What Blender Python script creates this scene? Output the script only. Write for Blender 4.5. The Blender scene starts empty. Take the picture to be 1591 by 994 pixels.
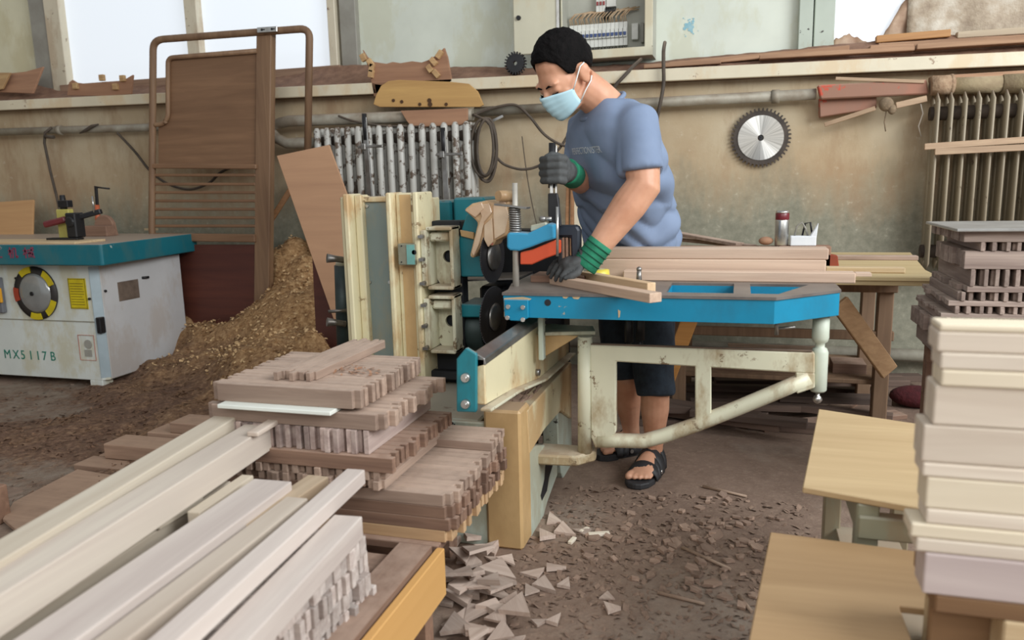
import bpy, bmesh, math, random
from mathutils import Vector, Matrix, Euler, noise
R = math.radians
SC = bpy.context.scene
COL = SC.collection
random.seed(7)

# ---------------------------------------------------------------- camera, world, lights
FPX, CAMH = 1200.0, 1.1
PITCH, ROLL, YAW = R(10.1), R(-1.35), R(16.5)
CM = Matrix.Rotation(YAW, 3, 'Z') @ Matrix.Rotation(math.pi/2-PITCH, 3, 'X') @ Matrix.Rotation(ROLL, 3, 'Z')
cam_d = bpy.data.cameras.new('camera')
cam = bpy.data.objects.new('camera', cam_d); COL.objects.link(cam)
cam.matrix_world = Matrix.Translation((0, 0, CAMH)) @ CM.to_4x4()
cam_d.sensor_width = 36.0
cam_d.lens = FPX/1591*36.0
cam_d.clip_start = 0.05
cam_d.dof.use_dof = True
cam_d.dof.focus_distance = 2.9
cam_d.dof.aperture_fstop = 3.2
SC.camera = cam

SC.view_settings.view_transform = 'Standard'
SC.view_settings.look = 'None'
SC.view_settings.gamma = 1.0
SC.view_settings.use_curve_mapping = False
SC.view_settings.exposure = 0.0

w = bpy.data.worlds.new('world'); SC.world = w; w.use_nodes = True
bg = w.node_tree.nodes['Background']
bg.inputs['Color'].default_value = (0.92, 0.96, 1.0, 1); bg.inputs['Strength'].default_value = 0.42

def area_light(name, loc, target, sx, sy, power, col=(1, 1, 1)):
    d = bpy.data.lights.new(name, 'AREA'); d.shape = 'RECTANGLE'; d.size = sx; d.size_y = sy
    d.energy = power; d.color = col
    o = bpy.data.objects.new(name, d); COL.objects.link(o); o.location = loc
    o.rotation_euler = (Vector(target)-Vector(loc)).to_track_quat('-Z', 'Y').to_euler()
    return o
area_light('window_daylight_right', (3.4, 1.0, 3.0), (-0.5, 2.6, 0.8), 3.2, 2.0, 250, (0.95, 0.98, 1.0))
area_light('window_daylight_front', (0.6, -2.4, 3.2), (-0.8, 3.0, 0.8), 6.0, 1.8, 112, (1.0, 0.98, 0.95))

# ---------------------------------------------------------------- placing helpers
CAMP = Vector((0, 0, CAMH))
def ray(px, py): return CM @ Vector(((px-795.5)/FPX, -(py-497)/FPX, -1.0))
def atY(px, py, Y): d = ray(px, py); return CAMP + d*(Y/d.y)
def atZ(px, py, z): d = ray(px, py); return CAMP + d*((z-CAMH)/d.z)
def atX(px, py, X): d = ray(px, py); return CAMP + d*(X/d.x)

# ---------------------------------------------------------------- mesh builder
class G:
    def __init__(s): s.v = []; s.f = []; s.sm = []; s.uv = None
    def add(s, vs, fs, smooth=False):
        b = len(s.v); s.v += [Vector(v) for v in vs]
        for f in fs: s.f.append([i+b for i in f]); s.sm.append(smooth)
        return s
    def box(s, x0, x1, y0, y1, z0, z1, M=None):
        vs = [Vector(p) for p in ((x0,y0,z0),(x1,y0,z0),(x1,y1,z0),(x0,y1,z0),(x0,y0,z1),(x1,y0,z1),(x1,y1,z1),(x0,y1,z1))]
        if M is not None: vs = [M @ v for v in vs]
        return s.add(vs, [(0,3,2,1),(4,5,6,7),(0,1,5,4),(1,2,6,5),(2,3,7,6),(3,0,4,7)])
    def bar(s, p0, p1, wd, ht, up=(0,0,1)):
        p0, p1 = Vector(p0), Vector(p1); d = (p1-p0).normalized(); up = Vector(up)
        sd = d.cross(up)
        if sd.length < 1e-4: sd = d.cross(Vector((0,1,0)))
        sd.normalize(); u = sd.cross(d).normalized()
        vs = []
        for p in (p0, p1):
            for a, b in ((-1,-1),(1,-1),(1,1),(-1,1)): vs.append(p + sd*(a*wd/2) + u*(b*ht/2))
        return s.add(vs, [(0,1,2,3),(7,6,5,4),(0,4,5,1),(1,5,6,2),(2,6,7,3),(3,7,4,0)])
    def prism(s, pts, vec):
        """polygon of 3-D points extruded by vec"""
        n = len(pts); pts = [Vector(p) for p in pts]; vec = Vector(vec)
        return s.add(pts + [p+vec for p in pts],
                     [tuple(range(n)), tuple(range(2*n-1, n-1, -1))] + [(i, i+n, (i+1) % n+n, (i+1) % n) for i in range(n)])
    def tube(s, path, r, n=8, smooth=True, cap=True):
        path = [Vector(p) for p in path]; m = len(path)
        rs = r if isinstance(r, (list, tuple)) else [r]*m
        vs = []; prev = None
        for i, p in enumerate(path):
            t = (path[min(i+1, m-1)]-path[max(i-1, 0)]).normalized()
            if prev is None:
                a = Vector((0,0,1)) if abs(t.z) < .9 else Vector((1,0,0))
                nrm = t.cross(a).normalized()
            else:
                nrm = (prev - t*prev.dot(t)).normalized()
            prev = nrm; bn = t.cross(nrm)
            rr = rs[i]; ra, rb = rr if isinstance(rr, (tuple, list)) else (rr, rr)
            for k in range(n):
                a = 2*math.pi*k/n
                vs.append(p + nrm*(math.cos(a)*ra) + bn*(math.sin(a)*rb))
        fs = []
        for i in range(m-1):
            for k in range(n):
                fs.append((i*n+k, i*n+(k+1) % n, (i+1)*n+(k+1) % n, (i+1)*n+k))
        s.add(vs, fs, smooth)
        if cap:
            b = len(s.v)-m*n
            s.f.append([b+k for k in range(n-1, -1, -1)]); s.sm.append(False)
            s.f.append([b+(m-1)*n+k for k in range(n)]); s.sm.append(False)
        return s
    def cyl(s, p0, p1, r0, r1=None, n=20): return s.tube([p0, p1], [r0, r0 if r1 is None else r1], n)
    def lathe(s, prof, o, axis=(0,0,1), n=24, smooth=True):
        o = Vector(o); q = Vector((0,0,1)).rotation_difference(Vector(axis).normalized())
        vs = []
        for r, h in prof:
            for k in range(n):
                a = 2*math.pi*k/n; vs.append(o + q @ Vector((r*math.cos(a), r*math.sin(a), h)))
        fs = []
        for i in range(len(prof)-1):
            for k in range(n):
                fs.append((i*n+k, i*n+(k+1) % n, (i+1)*n+(k+1) % n, (i+1)*n+k))
        s.add(vs, fs, smooth)
        b = len(s.v)-len(prof)*n
        s.f.append([b+k for k in range(n-1, -1, -1)]); s.sm.append(False)
        s.f.append([b+(len(prof)-1)*n+k for k in range(n)]); s.sm.append(False)
        return s
    def ell(s, c, rx, ry, rz, M=None, nu=20, nv=12):
        vs = []; c = Vector(c)
        for j in range(nv+1):
            t = math.pi*j/nv
            for k in range(nu):
                a = 2*math.pi*k/nu
                p = Vector((rx*math.sin(t)*math.cos(a), ry*math.sin(t)*math.sin(a), rz*math.cos(t)))
                vs.append(c + (M @ p if M is not None else p))
        fs = []
        for j in range(nv):
            for k in range(nu):
                fs.append((j*nu+k, (j+1)*nu+k, (j+1)*nu+(k+1) % nu, j*nu+(k+1) % nu))
        return s.add(vs, fs, True)
    def xform(s, M): s.v = [M @ v for v in s.v]; return s

WM = {}          # world matrices of roots, kept by hand
def clean(me):
    bm = bmesh.new(); bm.from_mesh(me)
    bmesh.ops.remove_doubles(bm, verts=bm.verts, dist=1e-6)
    bmesh.ops.recalc_face_normals(bm, faces=bm.faces)
    bm.to_mesh(me); bm.free()
def build(name, g, m, parent=None, bevel=0.0, seg=1, fix=True, origin=None, base=True):
    """one mesh object; coordinates in g are world coordinates"""
    if parent is not None: W = WM[parent.name]
    elif origin is not None: W = Matrix.Translation(Vector(origin))
    else:
        xs = [v.x for v in g.v]; ys = [v.y for v in g.v]; zs = [v.z for v in g.v]
        W = Matrix.Translation(((min(xs)+max(xs))/2, (min(ys)+max(ys))/2, min(zs)))
    I = W.inverted()
    me = bpy.data.meshes.new(name)
    me.from_pydata([I @ v for v in g.v], [], g.f)
    for p, sm in zip(me.polygons, g.sm): p.use_smooth = sm
    if fix: clean(me)
    ms = m if isinstance(m, (list, tuple)) else [m]
    for x in ms: me.materials.append(x)
    o = bpy.data.objects.new(name, me); COL.objects.link(o)
    if parent is not None:
        o.parent = parent; WM[o.name] = W
    else:
        o.matrix_world = W; WM[o.name] = W
    if bevel:
        b = o.modifiers.new('bevel', 'BEVEL'); b.width = bevel; b.segments = seg; b.limit_method = 'ANGLE'; b.angle_limit = R(40)
    return o
def tag(o, label=None, cat=None, group=None, kind=None):
    if label: o['label'] = label
    if cat: o['category'] = cat
    if group: o['group'] = group
    if kind: o['kind'] = kind
    return o
def thing(name, label, cat, loc, rotz=0.0, group=None):
    o = bpy.data.objects.new(name, None); COL.objects.link(o)
    o.empty_display_size = .05
    o.matrix_world = Matrix.Translation(Vector(loc)) @ Matrix.Rotation(rotz, 4, 'Z')
    WM[o.name] = o.matrix_world.copy()
    return tag(o, label, cat, group)
def one(name, g, m, label, cat, group=None, bevel=0.0, seg=1, origin=None):
    return tag(build(name, g, m, None, bevel, seg, origin=origin), label, cat, group)
def struct(name, g, m, bevel=0.0, parent=None):
    o = build(name, g, m, parent, bevel)
    if parent is None: o['kind'] = 'structure'
    return o

# ---------------------------------------------------------------- materials
def srgb(r, g, b):
    f = lambda c: (c/255/12.92) if c/255 <= .04045 else ((c/255+.055)/1.055)**2.4
    return (f(r), f(g), f(b), 1.0)
class NT:
    def __init__(s, name):
        s.m = bpy.data.materials.new(name); s.m.use_nodes = True; s.t = s.m.node_tree
        s.b = s.t.nodes['Principled BSDF']
        s.tc = s.t.nodes.new('ShaderNodeTexCoord')
    def n(s, typ, **kw):
        x = s.t.nodes.new(typ)
        for k, v in kw.items(): setattr(x, k, v)
        return x
    def l(s, a, b): s.t.links.new(a, b)
    def noise(s, scale=(1,1,1), sc=5.0, detail=4.0, rough=.6, coord='Object', dist=0.0, seed=None):
        mp = s.n('ShaderNodeMapping'); mp.inputs['Scale'].default_value = scale
        s.l(s.tc.outputs[coord], mp.inputs['Vector'])
        if seed is not None:
            s.l(seed, mp.inputs['Location'])
        t = s.n('ShaderNodeTexNoise'); t.inputs['Scale'].default_value = sc; t.inputs['Detail'].default_value = detail
        t.inputs['Roughness'].default_value = rough; t.inputs['Distortion'].default_value = dist
        s.l(mp.outputs['Vector'], t.inputs['Vector']); return t.outputs['Fac']
    def ramp(s, fac, stops, interp='LINEAR'):
        r = s.n('ShaderNodeValToRGB'); r.color_ramp.interpolation = interp
        e = r.color_ramp.elements
        while len(e) < len(stops): e.new(.5)
        for i, (p, c) in enumerate(stops): e[i].position = p; e[i].color = c
        s.l(fac, r.inputs['Fac']); return r.outputs['Color']
    def mix(s, fac, a, b, mode='MIX'):
        x = s.n('ShaderNodeMix', data_type='RGBA', blend_type=mode)
        for sock, v in ((x.inputs[0], fac), (x.inputs[6], a), (x.inputs[7], b)):
            if hasattr(v, 'is_linked') or isinstance(v, bpy.types.NodeSocket): s.l(v, sock)
            else: sock.default_value = v
        return x.outputs[2]
    def math(s, op, a, b=0.0):
        x = s.n('ShaderNodeMath', operation=op)
        for sock, v in ((x.inputs[0], a), (x.inputs[1], b)):
            if isinstance(v, bpy.types.NodeSocket): s.l(v, sock)
            else: sock.default_value = v
        return x.outputs[0]
    def bump(s, h, strength=.3, dist=.01):
        b = s.n('ShaderNodeBump'); b.inputs['Strength'].default_value = strength; b.inputs['Distance'].default_value = dist
        s.l(h, b.inputs['Height']); s.l(b.outputs['Normal'], s.b.inputs['Normal'])
    def col(s, c):
        if isinstance(c, bpy.types.NodeSocket): s.l(c, s.b.inputs['Base Color'])
        else: s.b.inputs['Base Color'].default_value = c
    def set(s, rough=.6, metal=0.0):
        s.b.inputs['Roughness'].default_value = rough; s.b.inputs['Metallic'].default_value = metal
    def rand(s):
        return s.n('ShaderNodeObjectInfo').outputs['Random']
    def upness(s, lo=.6, hi=.95):
        g = s.n('ShaderNodeNewGeometry'); x = s.n('ShaderNodeSeparateXYZ'); s.l(g.outputs['Normal'], x.inputs[0])
        mr = s.n('ShaderNodeMapRange'); mr.inputs[1].default_value = lo; mr.inputs[2].default_value = hi
        s.l(x.outputs['Z'], mr.inputs[0]); return mr.outputs[0]
MATS = {}
DUST = srgb(180, 160, 142)
def plain(name, c, c2=None, sc=8.0, rough=.6, metal=0.0, bump=0.0, bsc=60.0, dust=0.0, dustc=DUST, scale=(1,1,1)):
    if name in MATS: return MATS[name]
    t = NT(name); t.set(rough, metal)
    c2 = c2 or tuple(min(1, x*.78) for x in c[:3])+(1,)
    k = t.ramp(t.noise(scale, sc), [(.3, c2), (.7, c)])
    if dust:
        d = t.math('MULTIPLY', t.upness(), t.math('MULTIPLY', t.ramp(t.noise((1,1,1), 14), [(.25, (.35,.35,.35,1)), (.65, (1,1,1,1))]), dust))
        k = t.mix(d, k, dustc)
    t.col(k)
    if bump: t.bump(t.noise((1,1,1), bsc, 3), bump)
    MATS[name] = t.m; return t.m
def paint(name, c, chip, amount=.36, sc=9.0, rough=.45, dust=.6, grime=None, gr_amt=.5, bump=.05):
    """worn paint: base colour, chips down to another colour, grime patches, dust on top faces"""
    if name in MATS: return MATS[name]
    t = NT(name); t.set(rough)
    k = t.ramp(t.noise((1,1,1), 3.0), [(.3, tuple(x*.86 for x in c[:3])+(1,)), (.7, c)])
    if grime:
        k = t.mix(t.math('MULTIPLY', t.ramp(t.noise((1,1,.5), 4.5, 6, .65), [(.48, (0,0,0,1)), (.58, (1,1,1,1))]), gr_amt), k, grime)
    cf = t.ramp(t.noise((1,1,1), sc, 6, .7), [(amount-.015, (1,1,1,1)), (amount+.015, (0,0,0,1))])
    k = t.mix(cf, k, chip)
    if dust: k = t.mix(t.math('MULTIPLY', t.upness(), dust), k, DUST)
    t.col(k); t.bump(t.noise((1,1,1), 30, 3), bump)
    MATS[name] = t.m; return t.m
def wood(name, c, c2, vary=.25, rough=.65, axis=0, gs=1.0, dust=0.0, knots=0.0, bump=.12, dustc=None):
    """grain runs along the local axis; every object gets its own tone"""
    if name in MATS: return MATS[name]
    t = NT(name); t.set(rough)
    sc = [14*gs, 14*gs, 14*gs]; sc[axis] = .9*gs
    rnd = t.rand(); off = t.n('ShaderNodeCombineXYZ')
    for i in range(3): t.l(t.math('MULTIPLY', rnd, 7.0+3*i), off.inputs[i])
    g = t.noise(tuple(sc), 3.0, 6, .62, dist=.6, seed=off.outputs[0])
    k = t.ramp(g, [(.28, c2), (.5, tuple((a+b)/2 for a, b in zip(c, c2))), (.68, c)])
    sc2 = [3*gs, 3*gs, 3*gs]; sc2[axis] = .5*gs
    g2 = t.noise(tuple(sc2), 2.0, 3, .5, seed=off.outputs[0])
    k = t.mix(t.math('MULTIPLY', t.ramp(g2, [(.5, (0,0,0,1)), (.75, (1,1,1,1))]), .55), k, c2)
    v = t.math('ADD', t.math('MULTIPLY', rnd, vary), 1.0-vary/2)
    hs = t.n('ShaderNodeHueSaturation'); t.l(v, hs.inputs['Value']); t.l(k, hs.inputs['Color'])
    k = hs.outputs['Color']
    if dust:
        d = t.math('MULTIPLY', t.upness(), t.math('MULTIPLY', t.ramp(t.noise((1,1,1), 22, 5), [(.25, (.3,.3,.3,1)), (.6, (1,1,1,1))]), dust))
        k = t.mix(d, k, dustc or DUST)
    t.col(k); t.bump(g, bump, .004)
    MATS[name] = t.m; return t.m
def emit(name, c, s):
    t = NT(name); t.b.inputs['Emission Color'].default_value = c; t.b.inputs['Emission Strength'].default_value = s
    t.col(tuple(x*.8 for x in c[:3])+(1,)); MATS[name] = t.m; return t.m

BROWN = srgb(140, 108, 84)
M_ivory = paint('ivory_paint', srgb(226, 216, 178), srgb(150, 128, 95), .37, 12, dust=.5, grime=srgb(186, 144, 92), gr_amt=.75)
M_ivory_clean = paint('pale_ivory_paint', srgb(216, 214, 188), srgb(128, 110, 85), .38, 14, dust=.6, grime=srgb(150, 124, 86), gr_amt=.8)
M_tan = paint('tan_filler_paint', srgb(204, 170, 120), srgb(150, 120, 85), .3, 10, grime=srgb(180, 146, 100), gr_amt=.6)
M_teal = paint('teal_paint', srgb(28, 128, 140), srgb(60, 80, 80), .35, 14, dust=.45, grime=srgb(40, 96, 104), gr_amt=.5)
M_blue = paint('blue_paint', srgb(0, 134, 172), srgb(176, 160, 130), .33, 11, dust=.75, grime=srgb(30, 100, 125), gr_amt=.35)
M_bluelit = paint('lit_blue_paint', srgb(54, 150, 190), srgb(200, 210, 210), .28, 16, dust=.3)  # lighter copy of the blue paint, lit look put into the colour
M_orange = paint('orange_paint', srgb(214, 84, 48), srgb(170, 130, 100), .3, 16, dust=.2)
M_palegrey = paint('pale_green_grey_paint', srgb(190, 200, 186), srgb(62, 58, 52), .37, 9, dust=.6, grime=srgb(160, 152, 124), gr_amt=.6)
M_bluegrey = paint('blue_grey_paint', srgb(134, 148, 144), srgb(90, 130, 140), .3, 7, dust=.2, grime=srgb(150, 146, 126), gr_amt=.7)
M_steel = plain('worn_steel', srgb(170, 170, 168), srgb(120, 115, 108), 10, .38, .85, dust=.7)
M_steeltop = plain('dusty_steel_plate', srgb(132, 126, 122), srgb(96, 90, 86), 9, .45, .4, dust=.6, dustc=srgb(150, 138, 128))
M_chrome = plain('bright_steel', srgb(215, 215, 212), srgb(180, 178, 172), 20, .28, .9)
M_dark = plain('dark_metal', srgb(52, 52, 54), srgb(34, 34, 36), 12, .45, .4, dust=.35)
M_black = plain('black_plastic', srgb(30, 30, 32), srgb(22, 22, 24), 12, .5)
M_motor = plain('dark_green_motor', srgb(58, 74, 72), srgb(36, 46, 46), 9, .5, .2, dust=.4)
M_rubber = plain('cable_rubber', srgb(92, 80, 68), srgb(66, 58, 50), 10, .7, dust=.5)
M_disc = plain('dark_saw_steel', srgb(92, 90, 92), srgb(70, 68, 70), 5, .35, .6)
# ================================================================ the room
YW, YU = 4.5, 4.74                     # lower masonry face, upper panels set back behind the ledge
def floor_mat():
    t = NT('dusty_concrete'); t.set(.9)
    a = t.noise((1,1,1), 1.1, 6, .6, 'Object'); b = t.noise((1,1,1), 9, 8, .7); c = t.noise((1,1,1), 55, 4, .7)
    k = t.ramp(a, [(.35, srgb(124, 102, 88)), (.52, srgb(142, 120, 104)), (.68, srgb(164, 152, 138))])
    k = t.mix(t.math('MULTIPLY', t.ramp(b, [(.4, (0,0,0,1)), (.66, (1,1,1,1))]), .55), k, srgb(112, 90, 76))
    k = t.mix(t.math('MULTIPLY', t.ramp(c, [(.5, (0,0,0,1)), (.7, (1,1,1,1))]), .45), k, srgb(168, 146, 126))
    t.col(k); t.bump(t.math('ADD', b, t.math('MULTIPLY', c, .6)), .35, .02); return t.m
def wall_mat():
    t = NT('stained_plaster'); t.set(.88)
    a = t.noise((1,1,1), 1.3, 6, .6); b = t.noise((1,1,.3), 3.2, 8, .68); c = t.noise((1,1,1), 26, 5, .7)
    sp = t.n('ShaderNodeSeparateXYZ'); t.l(t.tc.outputs['Object'], sp.inputs[0])
    k = t.ramp(a, [(.33, srgb(178, 154, 122)), (.5, srgb(192, 174, 144)), (.7, srgb(204, 192, 166))])
    k = t.mix(t.math('MULTIPLY', t.ramp(b, [(.47, (0,0,0,1)), (.60, (1,1,1,1))]), .6), k, srgb(158, 128, 98))
    # old grey-green dado paint low on the wall, ragged upper edge
    mr = t.n('ShaderNodeMapRange'); mr.inputs[1].default_value = 1.15; mr.inputs[2].default_value = .82
    t.l(t.math('ADD', sp.outputs['Z'], t.math('MULTIPLY', t.math('SUBTRACT', b, .5), .9)), mr.inputs[0])
    k = t.mix(t.math('MULTIPLY', mr.outputs[0], .85), k, t.ramp(c, [(.35, srgb(116, 120, 106)), (.65, srgb(146, 146, 130))]))
    k = t.mix(t.math('MULTIPLY', t.ramp(c, [(.62, (0,0,0,1)), (.72, (1,1,1,1))]), .35), k, srgb(214, 206, 186))
    t.col(k); t.bump(t.math('ADD', a, t.math('MULTIPLY', c, .3)), .25, .02); return t.m
g = G(); g.box(-6.6, 3.6, -1.5, YU+.1, -.1, 0)
struct('floor', g, floor_mat())
g = G(); g.prism([(-6.6, YW, 0), (3.6, YW, 0), (3.6, YW, 1.566), (-6.6, YW, 1.711)], (0, YU+.12-YW, 0))
struct('wall_back', g, wall_mat())
g = G(); g.box(-6.7, -6.6, -1.5, YU+.12, 0, 2.75)
struct('wall_left', g, wall_mat())
M_panel = paint('white_panel_paint', srgb(222, 228, 214), srgb(180, 176, 150), .27, 6, dust=0, grime=srgb(200, 200, 172), gr_amt=.5, bump=.02)
M_panel2 = paint('cream_panel_paint', srgb(226, 222, 192), srgb(180, 170, 140), .27, 6, dust=0, grime=srgb(200, 190, 150), gr_amt=.5, bump=.02)
M_postgrey = plain('grey_post_paint', srgb(160, 158, 148), srgb(136, 132, 122), 5, .6)
M_framecream = paint('cream_frame_paint', srgb(218, 208, 184), srgb(128, 102, 82), .36, 16, dust=.5, grime=srgb(176, 150, 120))
def vstrip(nm, px0, px1, y0, y1, m, z0=1.58, z1=2.75, py=60, bevel=.004, kind='trim'):
    a, b = atY(px0, py, y0).x, atY(px1, py, y0).x
    g = G(); g.box(a, b, y0, y1, z0, z1)
    return struct(nm, g, m, bevel)
# upper zone, left to right
vstrip('wall_panel_cream', -400, 50, YU, YU+.1, M_panel2)
vstrip('trim_1', 50, 76, YU-.06, YU+.1, M_postgrey)
tw = 2.75
def window(nm, pxs, y):
    """wood frame, two film-covered panes"""
    xs = [atY(p, 60, y).x for p in pxs]
    g = G(); g.box(xs[0], xs[1], y-.05, y+.06, 1.62, tw)
    g.box(xs[2], xs[3], y-.05, y+.06, 1.62, tw); g.box(xs[4], xs[5], y-.05, y+.06, 1.62, tw)
    g.box(xs[1], xs[2], y-.04, y+.05, 1.62, 1.67); g.box(xs[3], xs[4], y-.04, y+.05, 1.62, 1.67)
    fr = struct(nm, g, M_framecream, .004)
    for a, b in ((xs[1], xs[2]), (xs[3], xs[4])):
        g = G(); g.box(a, b, y+.01, y+.02, 1.67, tw)
        build('pane', g, M_pane, fr)
M_pane = emit('daylight_film', srgb(222, 229, 236), .72)
zs_ = atY(200, 126, YU-.04).z
xw0, xw1 = atY(84, 60, YU-.08).x, atY(526, 60, YU-.08).x
g = G(); g.box(xw0, xw1, YU-.085, YU-.02, 1.62, zs_)
struct('trim_8', g, wood('dusty_sill', srgb(170, 140, 116), srgb(126, 98, 80), .1, .85, 0, .6), .004)
window('window_1', (82, 105, 297, 316, 516, 528), YU-.02)
vstrip('trim_2', 529, 554, YU-.05, YU+.1, M_postgrey)
vstrip('wall_panel_white', 554, 1248, YU, YU+.1, M_panel)
M_stain = plain('blue_spray', srgb(122, 178, 196), srgb(170, 200, 204), 30, .7)
vstrip('trim_3', 1240, 1262, YU-.06, YU+.1, M_palegrey)
vstrip('trim_4', 1264, 1296, YU-.04, YU+.1, M_palegrey)
# right-hand opening : bright pane behind torn dusty plastic
x0, x1 = atY(1296, 40, YU).x, atY(1425, 40, YU).x
g = G(); g.box(x0, x1, YU+.05, YU+.06, 1.6, tw)
p2 = struct('window_2', g, M_pane)
def torn_mat():
    t = NT('dusty_plastic_sheet'); t.set(.6)
    n_ = t.noise((1,1,1), 7, 6, .65)
    t.col(t.ramp(n_, [(.3, srgb(132, 112, 94)), (.5, srgb(176, 160, 138)), (.7, srgb(206, 198, 182))]))
    t.bump(n_, .5, .03); return t.m
M_torn = torn_mat()
x2 = atY(1640, 40, YU).x+1.2
g = G()
nx, nz = 60, 20
def sheet(u, v):
    x = x1-.05 + (x2-x1+.05)*u; z = 1.62+1.15*v
    d = noise.noise((x*6, z*3, 1.3))*.035 + math.sin(x*23+z*4)*.012*max(0, 1-u*3)
    return (x, YU+.02+d-.03, z)
vs = [sheet(i/nx, j/nz) for j in range(nz+1) for i in range(nx+1)]
g.add(vs, [(j*(nx+1)+i, j*(nx+1)+i+1, (j+1)*(nx+1)+i+1, (j+1)*(nx+1)+i) for j in range(nz) for i in range(nx)], True)
o = one('plastic_sheet', g, M_torn, 'dusty grey brown plastic sheet covering the far right window', 'plastic sheet')
o.modifiers.new('s', 'SOLIDIFY').thickness = .004
# torn flap below the bright gap
g = G()
def flap(u, v):
    x = x0 + (x1-x0)*u; top = .21+.03*math.sin(u*9)+.16*max(0, u-.55)/.45*1.5+.02*noise.noise((u*18, 0, 0)); z = 1.61+top*v
    return (x, YU+.02+noise.noise((x*14, z*8, 4))*.03, z)
nx, nz = 30, 8
vs = [flap(i/nx, j/nz) for j in range(nz+1) for i in range(nx+1)]
g.add(vs, [(j*(nx+1)+i, j*(nx+1)+i+1, (j+1)*(nx+1)+i+1, (j+1)*(nx+1)+i) for j in range(nz) for i in range(nx)], True)
o = one('torn_plastic_flap', g, plain('torn_film', srgb(190, 164, 138), srgb(150, 116, 92), 12, .6), 'torn brown plastic flap below the bright gap of the right window', 'plastic sheet')
o.modifiers.new('s', 'SOLIDIFY').thickness = .004
# ledge : shelf slab and cream fascia board, slightly out of level as in the room
def zl(x): return 1.662-.0142*(x-1.2)
M_fascia = paint('cream_ledge_paint', srgb(226, 216, 190), srgb(150, 122, 96), .34, 14, dust=.4, grime=srgb(214, 188, 148), gr_amt=.6)
M_dustslab = plain('ledge_dust', srgb(150, 116, 94), srgb(116, 86, 70), 16, .95, bump=.5, bsc=40)
g = G(); xa, xb = -6.6, 3.6
g.prism([(xa, 4.40, zl(xa)-.065), (xa, 4.40, zl(xa)), (xa, 4.43, zl(xa)), (xa, 4.43, zl(xa)-.065)], (xb-xa, 0, zl(xb)-zl(xa)))
struct('trim_5', g, M_fascia, .003)
g = G(); g.prism([(xa, 4.43, zl(xa)-.06), (xa, 4.43, zl(xa)-.004), (xa, YU, zl(xa)-.004), (xa, YU, zl(xa)-.06)], (xb-xa, 0, zl(xb)-zl(xa)))
struct('trim_6', g, M_dustslab)
# wall-top strip at the foot of the right window
g = G(); g.box(x0, x0+.3, YU-.05, YU, 1.6, 1.665+.04); struct('trim_7', g, M_palegrey, .003)
# drifts of dust along the back of the ledge
g = G()
nx, ny = 300, 12
TOPS = [(-120,120),(30,122),(100,136),(240,128),(330,124),(430,114),(470,108),(505,99),(530,96),(560,97),(700,99),(790,100),(900,100),(1030,90),(1180,76),(1290,64),(1420,54),(1591,42),(1800,30)]
TZ = [(atY(a_, b_, 4.70).x, atY(a_, b_, 4.70).z) for a_, b_ in TOPS]
def topz(x):
    for (xa_, za_), (xb_, zb_) in zip(TZ, TZ[1:]):
        if xa_ <= x <= xb_: return za_+(zb_-za_)*(x-xa_)/(xb_-xa_)
    return TZ[0][1] if x < TZ[0][0] else TZ[-1][1]
def dr(i, j):
    x = -5.9+7.6*i/nx; v = j/ny; y = 4.435+.275*v
    top = topz(x)-zl(x)-.012
    pr_ = min(1, v*1.15)**1.3
    h = top*pr_+.012*noise.noise((x*3, y*4, 3))*pr_+.007*noise.noise((x*17, y*17, 0))
    return (x, y, zl(x)-.006+max(0, h if v > 0 else 0))
vs = [dr(i, j) for j in range(ny+1) for i in range(nx+1)]
g.add(vs, [(j*(nx+1)+i, j*(nx+1)+i+1, (j+1)*(nx+1)+i+1, (j+1)*(nx+1)+i) for j in range(ny) for i in range(nx)], True)
tag(build('ledge_sawdust', g, M_dustslab), 'brown sawdust drifted along the ledge under the windows', 'sawdust', None, 'stuff')
# skirting pipe low on the wall at right
g = G(); g.tube([(-1.0, 4.42, .16), (2.6, 4.42, .14)], .035, 12); g.box(-.6, -.56, 4.4, 4.5, .1, .2); g.box(1.6, 1.64, 4.4, 4.5, .1, .2)
one('heating_pipe', g, plain('dusty_low_pipe', srgb(150, 146, 130), srgb(110, 102, 90), 8, .7), 'grey heating pipe running low along the wall under the bench', 'pipe')
# ================================================================ things on and against the back wall
M_pipe = plain('dusty_grey_pipe', srgb(176, 172, 158), srgb(132, 118, 100), 7, .6, .2, dust=.75)
M_tmpl = wood('dusty_template_board', srgb(176, 134, 104), srgb(146, 108, 84), .2, .8, 0, .4, dust=.5, dustc=srgb(150, 116, 94))
M_tmplyellow = wood('yellow_template_board', srgb(206, 166, 104), srgb(176, 136, 84), .1, .75, 0, .3)
M_block = wood('small_block_wood', srgb(206, 172, 122), srgb(170, 132, 92), .2)
M_plank = wood('dusty_plank', srgb(182, 146, 116), srgb(142, 108, 84), .35, .85, 0, .8, dust=.6, dustc=srgb(160, 128, 104))
# heating pipes, three visible runs of it
def pipe(pts, r, label, extra=None):
    g = G(); g.tube(pts, r, 12)
    for q in (extra or []): g.tube([Vector(q)+Vector((-.02,0,0)), Vector(q)+Vector((.02,0,0))], r*1.25, 12)
    return one('heating_pipe', g, M_pipe, label, 'pipe', origin=pts[0])
a, b = atY(-60, 207, 4.42), atY(420, 192, 4.42)
pipe([a, b], .026, 'grey heating pipe along the wall behind the tall wooden frame', [a.lerp(b, .35), a.lerp(b, .75)])
g = G(); a, b = atY(448, 188, 4.38), atY(735, 178, 4.38)
c0 = atY(424, 190, 4.38); c1 = atY(430, 215, 4.38); c2 = atY(470, 222, 4.38)
g.tube([b, a, a+Vector((-.06, 0, -.01)), c0+Vector((-.02, 0, -.03)), c1, c1.lerp(c2, .4)+Vector((0, 0, -.02)), c2+Vector((0, 0, 0)), atY(490, 222, 4.4)], .034, 12)
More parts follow.
